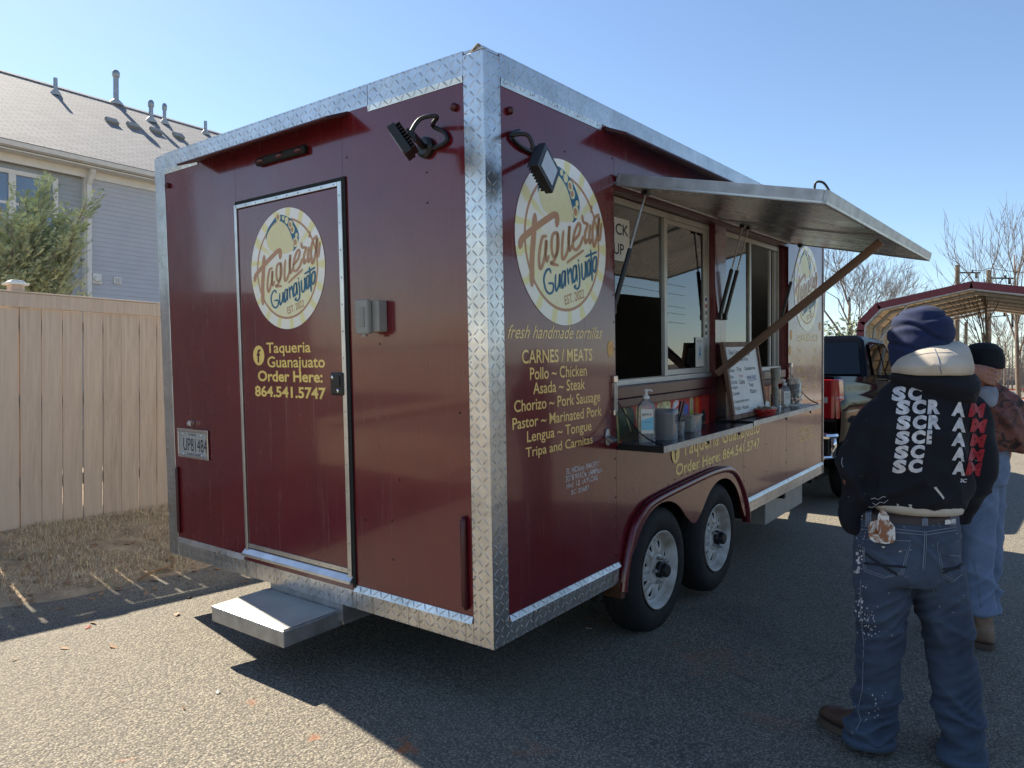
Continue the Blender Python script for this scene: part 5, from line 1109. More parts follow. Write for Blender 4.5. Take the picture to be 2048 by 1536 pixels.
# what stands across the lot behind the photographer (seen mirrored in the glass and paint)
sh = thing('store_building', 'long low tan store across the lot mirrored in the serving windows', 'building', TR(14, -38, 0))
obj('wall', MB().box(-26, 30, -10, 0, 0, 3.6), M['tan_wall'], sh); obj('canopy', MB().box(-26.5, 30.5, 0.0, 2.2, 2.9, 3.5), M['redmetal'], sh)
for i in range(12): obj('shop_window', MB().box(-24+i*4.5, -21+i*4.5, 0.004, 0.05, 0.6, 2.5), M['carglass'], sh)
for i in range(3):
    pt_ = thing('utility_pole', ('nearest','middle','farthest')[i] + ' street pole mirrored in the serving windows', 'utility pole', TR(-4+i*17, -26, 0), 'street poles across the lot'); obj('shaft', MB().tube([(0,0,-0.2),(0,0,9.5)], [0.17,0.12], 10), M['pole'], pt_, smooth=2)
for k, z in enumerate((9.3, 8.6, 7.6, 7.1, 6.4)): wire((-40, -26, z), (60, -26, z-0.1*k), 0.5, label='%s street wire mirrored in the serving windows' % ('topmost','second','third','fourth','lowest')[k])
# ------------------------------------------------------------------ pickup in front of the trailer
def truck():
    ox, oy, g = 6.12, 1.24, gz(7.5)
    t = thing('pickup_truck', 'black crew cab pickup parked at the nose of the trailer', 'pickup truck', TR(ox, oy, g))
    def Q(name, mb, mat, parent=None, **k): return obj(name, mb, mat, parent or t, **k)
    def arch(cx, r=0.47, n=10): return [(cx+r*cos(a), 0.40+r*sin(a)) for a in [pi*i/n for i in range(n, -1, -1)]]
    low = [(0.10, 0.55)] + [(x, z) for x, z in arch(1.22)] + [(2.0, 0.45)] + [(x, z) for x, z in arch(4.95)] + [(5.75, 0.5), (5.85, 0.8), (5.82, 1.15), (5.6, 1.28), (4.35, 1.40), (2.05, 1.44), (1.98, 1.475), (0.03, 1.485), (0.0, 1.30), (0.0, 0.86), (0.04, 0.62)]
    low = [p for p in low if p[1] > 0.41 or True]
    def sec(y, inset, zsh): return [(x, y, z) for x, z in low]
    # body as a loft across the width so that the flanks curve in at the top
    rings = []
    for y, s in ((-1.005,0.985),(-1.02,1.0),(-0.96,1.0),(0.96,1.0),(1.02,1.0),(1.005,0.985)):
        rings.append([(2.9+(x-2.9)*(0.997 if abs(y) > 1 else 1), y*(1-0.035*max(0, (z-1.0)/0.48)) - (0.0 if abs(y) < 1 else (0.02 if y > 0 else -0.02)*max(0, 0.5-abs(z-1.05))*(-1)), z if abs(y) < 1.01 else 0.9+(z-0.9)*0.985) for x, z in low])
    Q('body', MB().loft(rings), M['car'], smooth=2, ang=32, bev=0.012)
    for s in (-1, 1):                                   # curved bed sides, then wheel-arch flares
        bs_ = MB(); nx_, nz_ = 26, 16; vv = []; ok = []
        for i in range(nx_+1):
            for j in range(nz_+1):
                x = 0.05+1.93*i/nx_; z = 0.62+0.86*j/nz_; u = (z-1.02)/0.46
                y = 1.000+0.085*(1-abs(u)**2.4) - 0.020*math.exp(-((z-1.30)/0.05)**2) + 0.022*math.exp(-(((x-1.22)**2+(z-0.40)**2)**0.5-0.56)**2/0.006) - 0.05*max(0, (0.25-x)/0.25)**2
                vv.append((x, s*y, z))
        bs_.v = vv
        for i in range(nx_):
            for j in range(nz_):
                x = 0.05+1.93*(i+0.5)/nx_; z = 0.62+0.86*(j+0.5)/nz_
                if ((x-1.22)**2+(z-0.40)**2)**0.5 > 0.47: q = i*(nz_+1)+j; bs_.f.append((q, q+nz_+1, q+nz_+2, q+1))
        Q('bed_side', bs_, M['car'], smooth=True)
        for cx in (1.22, 4.95):
            pts = [(cx+0.485*cos(a), s*1.045, 0.40+0.485*sin(a)) for a in [pi*i/14 for i in range(15)]]
            Q('arch_flare', MB().tube(pts, 0.028, 6), M['car'], smooth=True)
        Q('flank_crease', MB().beam((0.25, s*1.017, 1.18), (5.3, s*1.017, 1.08), 0.02, 0.03), M['car'], bev=0.008)
    base = [(1.98, 0.90), (4.42, 0.93)]; top = [(2.36, 0.70), (3.62, 0.71)]
    zb, zt = 1.42, 2.04
    cab = [[(1.98,-0.93,zb),(4.45,-0.95,zb),(4.45,0.95,zb),(1.98,0.93,zb)], [(2.10,-0.885,1.62),(4.08,-0.90,1.62),(4.08,0.90,1.62),(2.10,0.885,1.62)], [(2.30,-0.80,1.96),(3.62,-0.82,1.96),(3.62,0.82,1.96),(2.30,0.80,1.96)], [(2.42,-0.72,zt),(3.45,-0.74,zt),(3.45,0.74,zt),(2.42,0.72,zt)]]
    Q('cab', MB().loft(cab), M['car'], bev=0.03, smooth=2, ang=30)
    def quad(a, b, c, d, n, off=0.006):
        n = Vector(n).normalized(); v = [Vector(p)+n*off for p in (a, b, c, d)]; return MB().add(v+[p-n*0.004 for p in v], [(0,1,2,3),(7,6,5,4),(0,4,5,1),(1,5,6,2),(2,6,7,3),(3,7,4,0)])
    Q('rear_window', quad((2.03,-0.83,1.50),(2.03,0.83,1.50),(2.27,0.745,1.93),(2.27,-0.745,1.93),(-1,0,0.5),0.024), M['carglass'])
    for s in (-1, 1):
        for a, b, c, d in (((2.32,1.50),(3.02,1.50),(3.02,1.93),(2.46,1.92)), ((3.10,1.50),(4.08,1.50),(3.66,1.89),(3.10,1.93))):
            f = lambda x, z: (x, s*(0.905-(z-1.50)*0.24+0.018), z)
            Q('side_window', quad(f(*a), f(*b), f(*c), f(*d), (0, s, 0.35), 0.012), M['carglass'])
        Q('side_mirror', MB().ball((4.05, s*1.10, 1.50), (0.06, 0.13, 0.10), 10, 8), M['black'], smooth=True)
        Q('door_handle', MB().box(2.55, 2.75, s*1.035-0.012, s*1.035+0.012, 1.22, 1.25), M['chrome'], bev=0.006); Q('door_handle', MB().box(3.45, 3.65, s*1.035-0.012, s*1.035+0.012, 1.21, 1.24), M['chrome'], bev=0.006)
        tl_ = Q('tail_light', MB().loft([[(-0.012, s*0.80, z), (-0.014, s*0.97, z), (0.04, s*(1.040+b), z), (0.16, s*(1.062+b), z), (0.16, s*0.80, z)] for z, b in ((1.02,0),(1.10,0.004),(1.24,0.0),(1.26,-0.004),(1.36,-0.008),(1.445,-0.012))]), M['tail'], bev=0.012)
        Q('reverse_lens', MB().box(-0.022, -0.015, min(s*0.83, s*0.93), max(s*0.83, s*0.93), 1.19, 1.255), M['lenswhite'], tl_, bev=0.003)
        Q('light_surround', MB().box(-0.006, 0.22, min(s*0.79, s*1.008), max(s*0.79, s*1.008), 0.99, 1.015), M['black'], tl_)
    Q('tailgate', MB().box(-0.02, 0.05, -0.78, 0.78, 0.92, 1.475), M['car'], bev=0.02); Q('tailgate_handle', MB().box(-0.03, -0.021, -0.12, 0.12, 1.28, 1.36), M['black'], bev=0.01)
    bp = Q('rear_bumper', MB().tube(smooth_path([(0.10, -1.0, 0.84), (-0.08, -0.98, 0.84), (-0.12, -0.7, 0.84), (-0.12, 0.7, 0.84), (-0.08, 0.98, 0.84), (0.10, 1.0, 0.84)], 4), 0.035, 8).tube(smooth_path([(0.12, -0.98, 0.62), (-0.05, -0.96, 0.61), (-0.09, -0.7, 0.61), (-0.09, 0.7, 0.61), (-0.05, 0.96, 0.61), (0.12, 0.98, 0.62)], 4), 0.022, 8), M['chrome'], smooth=2)
    Q('bumper_core', MB().box(-0.06, 0.12, -0.97, 0.97, 0.60, 0.86), M['black'], bp, bev=0.02)
    for s in (-1, 1): Q('bumper_corner', MB().tube([(-0.02, s*0.99, 0.845), (-0.035, s*1.005, 0.74), (-0.01, s*0.98, 0.615)], 0.03, 8), M['chrome'], bp, smooth=True)
    Q('underbody', MB().box(0.3, 5.5, -0.75, 0.75, 0.32, 0.56), M['dark'])
    for s in (-1, 1):
        for cx in (1.22, 4.95):
            w = bpy.data.objects.new('wheel', None); COL.objects.link(w); w.parent = t; w.location = (cx, s*0.99, 0.40); w.empty_display_size = 0.1
            F_ = lambda a, b, h: (a, h*s, b)
            obj('tyre', MB().lathe([(0.24,-0.26),(0.36,-0.26),(0.395,-0.22),(0.40,-0.13),(0.395,-0.05),(0.36,-0.01),(0.30,0.0),(0.25,-0.02)], F_, 32, False), M['rubber'], w, smooth=2)
            obj('rim', MB().lathe([(0.255,-0.02),(0.25,-0.01),(0.235,-0.05),(0.10,-0.03),(0.03,-0.02)], F_, 24), M['alu'], w, smooth=2)
    return t
tk_ = truck()
for i, (x_, y_, a_) in enumerate(((-6.5, -11.5, 92), (3.2, -12.5, 88), (12.5, -12.0, 90))):      # parked behind the photographer, mirrored in paint and glass
    c_ = copy_tree(tk_); c_.matrix_world = TR(x_, y_, gz(x_)) @ Matrix.Rotation(rad(-a_), 4, 'Z')
    tag(c_, '%s dark pickup parked across the lot, mirrored in the trailer side' % ('leftmost', 'middle', 'rightmost')[i], 'pickup truck', 'pickups parked across the lot')

# ------------------------------------------------------------------ things on the counter (each its own thing, in the trailer's frame)
S1, S2 = 1.1765, 1.1865
def item(name, label, cat, x, y, z, rot=0.0): return thing(name, label, cat, MT @ TR(x, y, z) @ Matrix.Rotation(rot, 4, 'Z'))
up_ = lambda a, b, h: (a, b, h)
def ell(rx, ry, z, n=24, p=2.0):
    return [((abs(cos(t))**(2/p))*rx*(1 if cos(t) >= 0 else -1), (abs(sin(t))**(2/p))*ry*(1 if sin(t) >= 0 else -1), z) for t in [2*pi*j/n for j in range(n)]]
gel = glassy('gel', (0.80, 0.84, 0.86), 1.35, body=(0.55, 0.58, 0.60), bodyf=0.25)
# big hand-gel bottle
t = item('pump_bottle', 'large clear hand gel pump bottle with blue label at the counter end', 'bottle', 1.118, -0.092, S1, -0.95)
obj('bottle', MB().loft([ell(0.044,0.030,z,28,2.6) if z < 0.15 else ell(0.044*k,0.030*k2,z,28,2.3) for z, k, k2 in ((0.0,1,1),(0.004,1.02,1.02),(0.10,1.02,1.02),(0.165,1.0,1.0),(0.185,0.9,0.95),(0.200,0.68,0.8),(0.208,0.42,0.55),(0.214,0.34,0.46))]), M['clear'], t, smooth=2)
obj('gel_fill', MB().loft([ell(0.041,0.027,z,24,2.6) for z in (0.003,0.05)]), gel, t, smooth=2)
lb_ = obj('label', MB().add([(x, -0.0312-0.0004, z) for z in (0.045,0.165) for x in (-0.030,0.030)], [(0,1,3,2)]), M['paper'], t, fix=False)
obj('label_band', MB().add([(-0.030,-0.0320,0.062),(0.030,-0.0320,0.062),(0.030,-0.0320,0.128),(-0.030,-0.0320,0.112)], [(0,1,2,3)]), pbr('aqua', L(130, 196, 214), 0.5, 0, 0.03), t, fix=False)
put_text('label_word', 'germ-', lambda u, v: (-0.025+0.036*u, -0.0325, 0.130+0.014*v), M['ink'], t, bold=0.01); put_text('label_word', 'x', lambda u, v: (0.0115+0.010*u, -0.0325, 0.134+0.010*v), M['inkred'], t, bold=0.02)
put_text('label_word', 'moisturizing', lambda u, v: (-0.024+0.044*u, -0.0325, 0.098+0.007*v), M['ink'], t)
obj('pump', MB().lathe([(0.016,0.214),(0.016,0.230),(0.007,0.232),(0.006,0.250),(0.009,0.251),(0.009,0.260),(0.006,0.263)], up_, 14).tube([(0,0,0.257),(0.022,-0.010,0.257),(0.028,-0.013,0.250)], 0.005, 8), M['white'], t, smooth=2)
# smoky lidded box
t = item('lidded_box', 'smoky grey lidded plastic box beside the big gel bottle', 'box', 1.262, -0.118, S1, 0.10)
obj('box', MB().loft([ell(0.052,0.060,z,24,7) for z in (0.0,0.13)]).loft([ell(0.047,0.055,z,24,7) for z in (0.008,0.1295)], cap=False), M['smoke'], t, smooth=2)
obj('lid', MB().loft([ell(0.056,0.064,0.128,24,7), ell(0.056,0.064,0.142,24,6), ell(0.050,0.058,0.152,24,4), ell(0.02,0.03,0.155,24,3)]), pbr('grey_lid', L(112, 112, 116), 0.3, 0, 0.05), t, smooth=2)
obj('contents', MB().loft([ell(0.044,0.052,z,16,5) for z in (0.009,0.045)]), M['dark'], t)
# clear tubs
t = item('clear_tub', 'small clear tub of onions between grey box and bin', 'tub', 1.455, -0.100, S1, 0.2)
obj('tub', MB().loft([ell(0.036,0.036,0,20,5), ell(0.042,0.042,0.075,20,5)]).loft([ell(0.034,0.034,0.004,20,5), ell(0.040,0.040,0.0745,20,5)], cap=False), M['clear'], t, smooth=2)
cn = MB(); rnd = random.Random(4)
for _ in range(40): cn.ball((rnd.uniform(-.028,.028), rnd.uniform(-.028,.028), rnd.uniform(.008,.055)), (0.008, 0.006, 0.004), 6, 4)
tag(obj('chopped_onion', cn, pbr('onion', L(206, 190, 180), 0.6, 0, 0.1, 40, col2=L(150, 110, 110)), t), kind='stuff')
t = item('clear_bin', 'clear square bin holding napkins on the counter', 'bin', 1.645, -0.085, S1, 0.0)
obj('bin', MB().loft([ell(0.060,0.050,0,20,8), ell(0.066,0.056,0.092,20,8)]).loft([ell(0.057,0.047,0.004,20,8), ell(0.063,0.053,0.0915,20,8)], cap=False), M['clear'], t, smooth=2)
obj('bin_rim', MB().loft([ell(0.069,0.059,0.085,20,8), ell(0.070,0.060,0.096,20,8), ell(0.064,0.054,0.0965,20,8), ell(0.063,0.0535,0.086,20,8)], cap=False), M['clear'], t, smooth=2)
for x, y, h in ((-0.02, 0.0, 0.07), (0.022, 0.004, 0.055)): obj('napkin_pack', MB().box(x-0.018, x+0.018, y-0.03, y+0.03, 0.005, h), M['paper'], t, bev=0.004)
t = item('serving_tongs', 'black handled tongs leaning out of the clear tub', 'tongs', 1.455, -0.10, S1, 0.0)
for s in (-1, 1): obj('handle', MB().beam((0.004, 0.006*s, 0.05), (0.075, 0.010*s, 0.175), 0.016, 0.010, (0,1,0)), M['black'], t, bev=0.004)
obj('jaw', MB().beam((-0.012, 0.0, 0.012), (0.004, 0.0, 0.05), 0.014, 0.006, (0,1,0)), M['steel'], t)
# whiteboard
t = thing('menu_whiteboard', 'wood framed whiteboard with handwritten menu leaning on the counter', 'whiteboard', MT @ TR(2.20, -0.128, S2+0.002) @ Matrix.Rotation(rad(-8.5), 4, 'X'))
obj('board', MB().box(0.03, 0.60, 0.004, 0.010, 0.03, 0.455), M['white'], t)
for b in ((0,0.63,0,0.030),(0,0.63,0.455,0.485)): obj('frame_bar', MB().box(b[0], b[1], -0.008, 0.018, b[2], b[3]), M['wood'], t, bev=0.003)
for b in ((0,0.030),(0.60,0.63)): obj('frame_bar', MB().box(b[0], b[1], -0.008, 0.018, 0.0305, 0.4545), M['wood'], t, bev=0.003)
def wb(s, x0, x1, z0, z1, m='ink'): put_text('handwriting', s, lambda u, v: (x0+(x1-x0)*u, 0.0032, z0+(z1-z0)*v), M[m], t, shear=0.15)
for a in (('Tacos Tortas', 0.10,0.27,0.405,0.435), ('Lunes', 0.37,0.47,0.395,0.42), ('Guey Res', 0.24,0.42,0.355,0.385), ('Bistec', 0.06,0.15,0.295,0.32), ('Trip', 0.19,0.27,0.292,0.322), ('Quesabirrias', 0.33,0.53,0.295,0.325), ('Res', 0.06,0.12,0.255,0.28), ('Chorizo', 0.06,0.17,0.22,0.245), ('Lengua', 0.06,0.16,0.185,0.21), ('Carnitas', 0.06,0.18,0.15,0.172), ('Cabeza', 0.20,0.30,0.215,0.245), ('Tinga', 0.36,0.45,0.185,0.215), ('Pastor', 0.37,0.50,0.145,0.175), ('Campechana tacos', 0.07,0.33,0.095,0.12), ('Pollo  Asada', 0.07,0.30,0.055,0.08)): wb(*a)
wb('MINI FRIES', 0.35, 0.53, 0.235, 0.262, 'inkblue'); wb('Only', 0.21, 0.28, 0.255, 0.275, 'inkred')
obj('underline', MB().add([(0.35,0.0032,0.226),(0.53,0.0032,0.229),(0.53,0.0032,0.232),(0.35,0.0032,0.229)], [(0,1,2,3)]), M['inkblue'], t, fix=False)
# red basket
t = item('food_basket', 'red plastic food basket lined with paper at the shelf edge', 'basket', 2.66, -0.172, S2)
bk = MB()
for z, k in ((0.0,0.80),(0.012,0.86),(0.024,0.93),(0.036,1.0)): bk.tube([(0.105*k*cos(a), 0.062*k*sin(a), z+0.004) for a in [2*pi*j/24 for j in range(25)]], 0.0032 if z < 0.03 else 0.0055, 6, False)
rdp = pbr('red_plastic', L(190, 40, 38), 0.35, 0, 0.05)
obj('rim', bk, rdp, t, smooth=True)
br2 = MB()
for j in range(30):
    a = 2*pi*j/30; br2.cyl((0.084*cos(a), 0.050*sin(a), 0.002), (0.105*cos(a), 0.062*sin(a), 0.040), 0.0026, 5)
br2.loft([ell(0.086,0.050,z,24) for z in (0.0,0.003)]); tag(obj('ribs', br2, rdp, t), kind='stuff')
pp = MB(); n = 28
pp.add([(0,0,0.012)] + [((0.09+0.03*(j%2))*cos(2*pi*j/n), (0.052+0.016*(j%2))*sin(2*pi*j/n), 0.040+0.022*((j*7)%5)/5+(0.03 if j in (1,2,13) else 0)) for j in range(n)], [(0, 1+j, 1+(j+1)%n) for j in range(n)]); obj('paper_liner', pp, M['paper'], t, fix=False)
obj('food', MB().ball((0.01,0,0.032), (0.062,0.034,0.024), 14, 8), pbr('taco_food', L(120, 104, 60), 0.7, 0, 0.15, 40), t, smooth=True)
# glass with wrapped utensil roll
t = item('utensil_glass', 'tall wrapped utensil roll standing in a small glass', 'glass', 3.215, -0.060, S2)
obj('glass', MB().lathe([(0.030,0),(0.034,0.10),(0.032,0.10),(0.028,0.004)], up_, 20), M['clear'], t, smooth=2)
obj('wrapped_roll', MB().tube(smooth_path([(0,0,0.006),(0.004,0,0.10),(-0.006,0.004,0.17),(0.008,0.0,0.23),(0.014,0.004,0.29)], 4), [0.022,0.022,0.024,0.026,0.028,0.028,0.026,0.024,0.023,0.024,0.027,0.030,0.032,0.034,0.036,0.037,0.036], 12), pbr('crinkled_wrap', L(150, 146, 132), 0.35, 0, 0.15, 20, 0.6, 40, 0.01), t, smooth=True)
# clear sanitiser
t = item('sanitizer_bottle', 'clear pump bottle with white label beside the pickle jar', 'bottle', 3.375, -0.075, S2, -0.6)
obj('bottle', MB().loft([ell(0.044,0.028,0,24,2.6), ell(0.045,0.029,0.11,24,2.6), ell(0.040,0.026,0.135,24,2.4), ell(0.018,0.016,0.152,24), ell(0.014,0.014,0.158,24)]), M['clear'], t, smooth=2)
obj('label', MB().add([(-0.028,-0.030,0.02),(0.030,-0.030,0.02),(0.030,-0.030,0.115),(-0.028,-0.030,0.115)], [(0,1,2,3)]), M['white'], t, fix=False)
for i in range(6): obj('label_line', MB().add([(-0.02,-0.0305,0.098-i*0.008),(0.022,-0.0305,0.098-i*0.008),(0.022,-0.0305,0.101-i*0.008),(-0.02,-0.0305,0.101-i*0.008)], [(0,1,2,3)]), M['grey'], t, fix=False)
obj('pump', MB().lathe([(0.016,0.158),(0.016,0.175),(0.006,0.177),(0.006,0.19),(0.010,0.191),(0.010,0.20)], up_, 14).tube([(0,0,0.196),(-0.026,-0.006,0.196),(-0.030,-0.007,0.190)], 0.005, 7), M['white'], t, smooth=2)
# pickle jar
t = item('pickle_jar', 'square clear jar of green pickled peppers at the far shelf end', 'jar', 3.52, -0.100, S2)
obj('jar', MB().loft([ell(0.052,0.052,z,24,5) if z < 0.17 else ell(0.046,0.046,z,24,3) for z in (0.0,0.01,0.16,0.18,0.205)]), M['clear'], t, smooth=2)
pk2 = [MB(), MB(), MB()]; rnd = random.Random(8)
for i in range(120): pk2[i % 3].ball((rnd.uniform(-.042,.042), rnd.uniform(-.042,.042), rnd.uniform(.01,.155)), (rnd.uniform(.006,.014), rnd.uniform(.006,.014), rnd.uniform(.005,.012)), 6, 4)
for b_, c in zip(pk2, ((96,110,44),(60,58,52),(170,120,60))): tag(obj('pickled_pepper', b_, pbr('pickle', L(*c), 0.3, 0, 0.15, 60), t), kind='stuff')
obj('white_tag', MB().ball((0.012,-0.053,0.06), (0.018,0.003,0.016), 10, 6), M['white'], t)
# ------------------------------------------------------------------ people
RH = Vector((AR.x, AR.y, 0)).normalized(); FH = Vector((AF.x, AF.y, 0)).normalized()
def hring(px, py, dep, rx, ry, n=22, p=2.2):            # a level ring: px centre, half width in px, half depth in m
    c = pxd(px, py, dep); a = rx*dep/FPX
    return [c + RH*(a*(abs(cos(t))**(2/p))*(1 if cos(t) >= 0 else -1)) + FH*(ry*(abs(sin(t))**(2/p))*(1 if sin(t) >= 0 else -1)) for t in [2*pi*j/n for j in range(n)]]
def limb(mb, rows): mb.loft([hring(*r) for r in rows]); return mb
def fuse(mb, voxel=0.011, it=6, fac=0.5):
    me = mb.mesh('tmp'); o = bpy.data.objects.new('tmp', me); COL.objects.link(o)
    m = o.modifiers.new('r', 'REMESH'); m.mode = 'VOXEL'; m.voxel_size = voxel
    s = o.modifiers.new('s', 'SMOOTH'); s.factor = fac; s.iterations = it
    dg = bpy.context.evaluated_depsgraph_get(); r = bpy.data.meshes.new_from_object(o.evaluated_get(dg)); bpy.data.objects.remove(o); return r
def wrinkle(me, f):
    me.calc_loop_triangles() if False else None
    co = [v.co.copy() for v in me.vertices]; nr = [v.normal.copy() for v in me.vertices]
    for v, c, n in zip(me.vertices, co, nr): v.co = c + n*f(c, n)
    me.update()
def ridge(x, y, z): return 1-abs(2*noise.noise((x, y, z)))
class Fig:
    def __init__(s, root): s.r = root; s.o = root.matrix_world.translation.copy()
    def add(s, name, me, mat, parent=None, smooth=True):
        for v in me.vertices: v.co -= s.o
        me.update(); return link(name, me, mat, parent or s.r, smooth)
    def addb(s, name, mb, mat, parent=None, smooth=True, fix=True): return s.add(name, mb.mesh(name, fix), mat, parent, smooth)
def caster(me):
    bv = BVHTree.FromPolygons([v.co.copy() for v in me.vertices], [tuple(p.vertices) for p in me.polygons])
    last = [Vector((0,0,0)), None]
    def hit(px, py, off=0.002):
        d = ray(px, py).normalized(); loc, n, i, dist = bv.ray_cast(CAM, d)
        if loc is None:
            loc, n, i, dd = bv.find_nearest(CAM + ray(px, py)*(last[1] or 2.6))
        last[1] = (loc-CAM).dot(AF); return loc + (n if n.dot(d) < 0 else -n)*off
    return hit
def seam(mb, hit, pts, r=0.0016, off=0.001, k=5):
    P_ = [Vector((*p, 0)) for p in pts]; q = []
    for a, b in zip(P_, P_[1:]): q += [a.lerp(b, i/k) for i in range(k)]
    q.append(P_[-1]); mb.tube([hit(p.x, p.y, off) for p in q], r, 5)
def patch(hit, poly, off=0.004, step=4.0):               # polygon in photo pixels laid on the cloth
    xs = [p[0] for p in poly]; ys = [p[1] for p in poly]; mb = MB()
    bm = bmesh.new(); f = bm.faces.new([bm.verts.new((x, y, 0)) for x, y in poly]); bmesh.ops.triangulate(bm, faces=[f])
    for _ in range(5):
        e = [e for e in bm.edges if e.calc_length() > step*2]
        if not e: break
        bmesh.ops.subdivide_edges(bm, edges=e, cuts=1); bmesh.ops.triangulate(bm, faces=bm.faces[:])
    bm.verts.ensure_lookup_table(); bm.verts.index_update()
    mb.add([hit(v.co.x, v.co.y, off) for v in bm.verts], [tuple(v.index for v in f.verts) for f in bm.faces]); bm.free(); return mb
def cloth_text(hit, s, fn, off=0.0025, bold=0.02):
    v, f = text2d(s, bold); bm = bmesh.new(); vv = [bm.verts.new((*fn(a, b), 0)) for a, b in v]
    for q in f:
        try: bm.faces.new([vv[i] for i in q])
        except ValueError: pass
    bmesh.ops.triangulate(bm, faces=bm.faces[:])
    for _ in range(3):
        e = [e for e in bm.edges if e.calc_length() > 7]
        if not e: break
        bmesh.ops.subdivide_edges(bm, edges=e, cuts=1); bmesh.ops.triangulate(bm, faces=bm.faces[:])
    bm.verts.ensure_lookup_table(); bm.verts.index_update(); mb = MB()
    mb.add([hit(v.co.x, v.co.y, off) for v in bm.verts], [tuple(v.index for v in f.verts) for f in bm.faces]); bm.free(); return mb
def boot(fig, heel, toe, zg, shaft_h=0.16, name='boot', mat='boot'):
    h, t = Vector((heel[0], heel[1], zg)), Vector((toe[0], toe[1], zg)); d = (t-h); ln = d.length; d.normalize(); s = Vector((-d.y, d.x, 0))
    def sect(f, w, z0, z1, n=14):
        c = h + d*(ln*f); return [c + s*(w*cos(a)) + Vector((0,0, z0 + (z1-z0)*(0.5+0.5*sin(a)))) for a in [2*pi*j/n for j in range(n)]]
    up = MB().loft([sect(0.0,0.020,0.03,0.10), sect(0.04,0.036,0.025,0.15), sect(0.16,0.044,0.022,0.17), sect(0.30,0.044,0.02,0.15), sect(0.45,0.047,0.02,0.115), sect(0.62,0.052,0.02,0.09), sect(0.80,0.050,0.02,0.078), sect(0.93,0.036,0.022,0.068), sect(0.99,0.016,0.028,0.052)])
    a0 = h + d*(ln*0.20)
    up.loft([[a0 + d*(0.055*k*cos(a)) + s*(0.048*k*sin(a)) + Vector((0,0,z)) for a in [2*pi*j/14 for j in range(14)]] for z, k in ((0.08,0.9),(0.15,0.95),(shaft_h,1.08),(shaft_h+0.06,1.15))])
    me = fuse(up, 0.008, 4); wrinkle(me, lambda c, n: 0.003*noise.noise(c*22) + 0.0025*(ridge(c.x*14, c.y*14, c.z*30)-0.6))
    b = fig.add(name, me, M[mat])
    so_ = MB(); outl = [(0.0,0.026),(0.06,0.040),(0.2,0.043),(0.35,0.038),(0.5,0.046),(0.68,0.056),(0.84,0.052),(0.95,0.036),(1.02,0.012)]
    lf = [h + d*(ln*f) + s*w for f, w in outl]; rt = [h + d*(ln*f) - s*w for f, w in outl[::-1]]; pl_ = lf + rt
    so_.loft([[p + Vector((0,0,0.004)) for p in pl_], [p + Vector((0,0,0.030)) for p in pl_]])
    hl_ = [h + d*(ln*f) + s*w for f, w in outl[:4]] + [h + d*(ln*f) - s*w for f, w in outl[:4][::-1]]; 
    fig.addb('sole', so_, M['sole'], b, smooth=2)
    return b

# ---- person in navy beanie and black hoodie
DP = 2.62
rt_ = thing('person', 'person in navy beanie, black printed hoodie and paint spattered jeans, seen from behind', 'person', TR(0.75, -1.37, gz(0.75)))
F1 = Fig(rt_)
body = MB()
limb(body, [(1842,640,DP+.02,20,.03),(1842,650,DP+.02,42,.08),(1842,680,DP+.02,47,.095),(1842,710,DP+.02,45,.09),(1842,735,DP+.01,34,.07),(1843,760,DP,30,.06),(1843,785,DP,60,.07),(1842,815,DP,86,.09),(1838,900,DP,82,.10),(1828,1000,DP,74,.09),(1818,1080,DP,78,.09),(1815,1140,DP,76,.09)])
limb(body, [(1764,1120,DP,36,.07),(1763,1290,DP+.02,28,.05),(1745,1470,DP+.05,24,.045)]); limb(body, [(1866,1120,DP,36,.07),(1898,1290,DP-.02,28,.05),(1922,1500,DP-.05,24,.045)])
limb(body, [(1762,820,DP,26,.05),(1706,940,DP,22,.04),(1712,1035,DP+.05,16,.025)]); limb(body, [(1920,820,DP,26,.05),(1944,940,DP,22,.04),(1915,1030,DP+.11,16,.025)])
bme = fuse(body, 0.014, 5); F1.add('body', bme, M['skin'])
# ears and face side stay hidden under the beanie; jeans
jm = MB()
limb(jm, [(1816,1022,DP,94,.112),(1815,1060,DP,97,.122),(1813,1100,DP,102,.132),(1814,1140,DP,103,.130),(1815,1162,DP,98,.115)])
limb(jm, [(1765,1120,DP+.005,55,.105),(1764,1180,DP+.01,53,.095),(1762,1240,DP+.015,47,.085),(1760,1300,DP+.02,41,.075),(1756,1345,DP+.03,40,.068),(1749,1395,DP+.04,43,.068),(1743,1440,DP+.05,45,.070),(1738,1478,DP+.055,49,.078)])
limb(jm, [(1865,1120,DP-.005,55,.11),(1874,1180,DP-.01,52,.10),(1886,1240,DP-.015,46,.09),(1898,1300,DP-.02,41,.08),(1908,1345,DP-.03,44,.075),(1918,1392,DP-.045,47,.075),(1921,1435,DP-.055,41,.068),(1923,1475,DP-.06,39,.068),(1924,1515,DP-.065,43,.075)])
jme = fuse(jm, 0.0075, 7)
zk = [0.55]
def fold(u, v, z, fz, sl, seed, p=1.6):                     # sharp-crested cloth folds, slanted by sl
    w = noise.noise((u*2.2+seed, v*2.2, z*2.2))*0.9
    r = 1-abs(2*noise.noise((u*2.6+seed, v*2.6, (z+sl*u)*fz+w*1.2)))
    return max(0, r)**p - 0.45
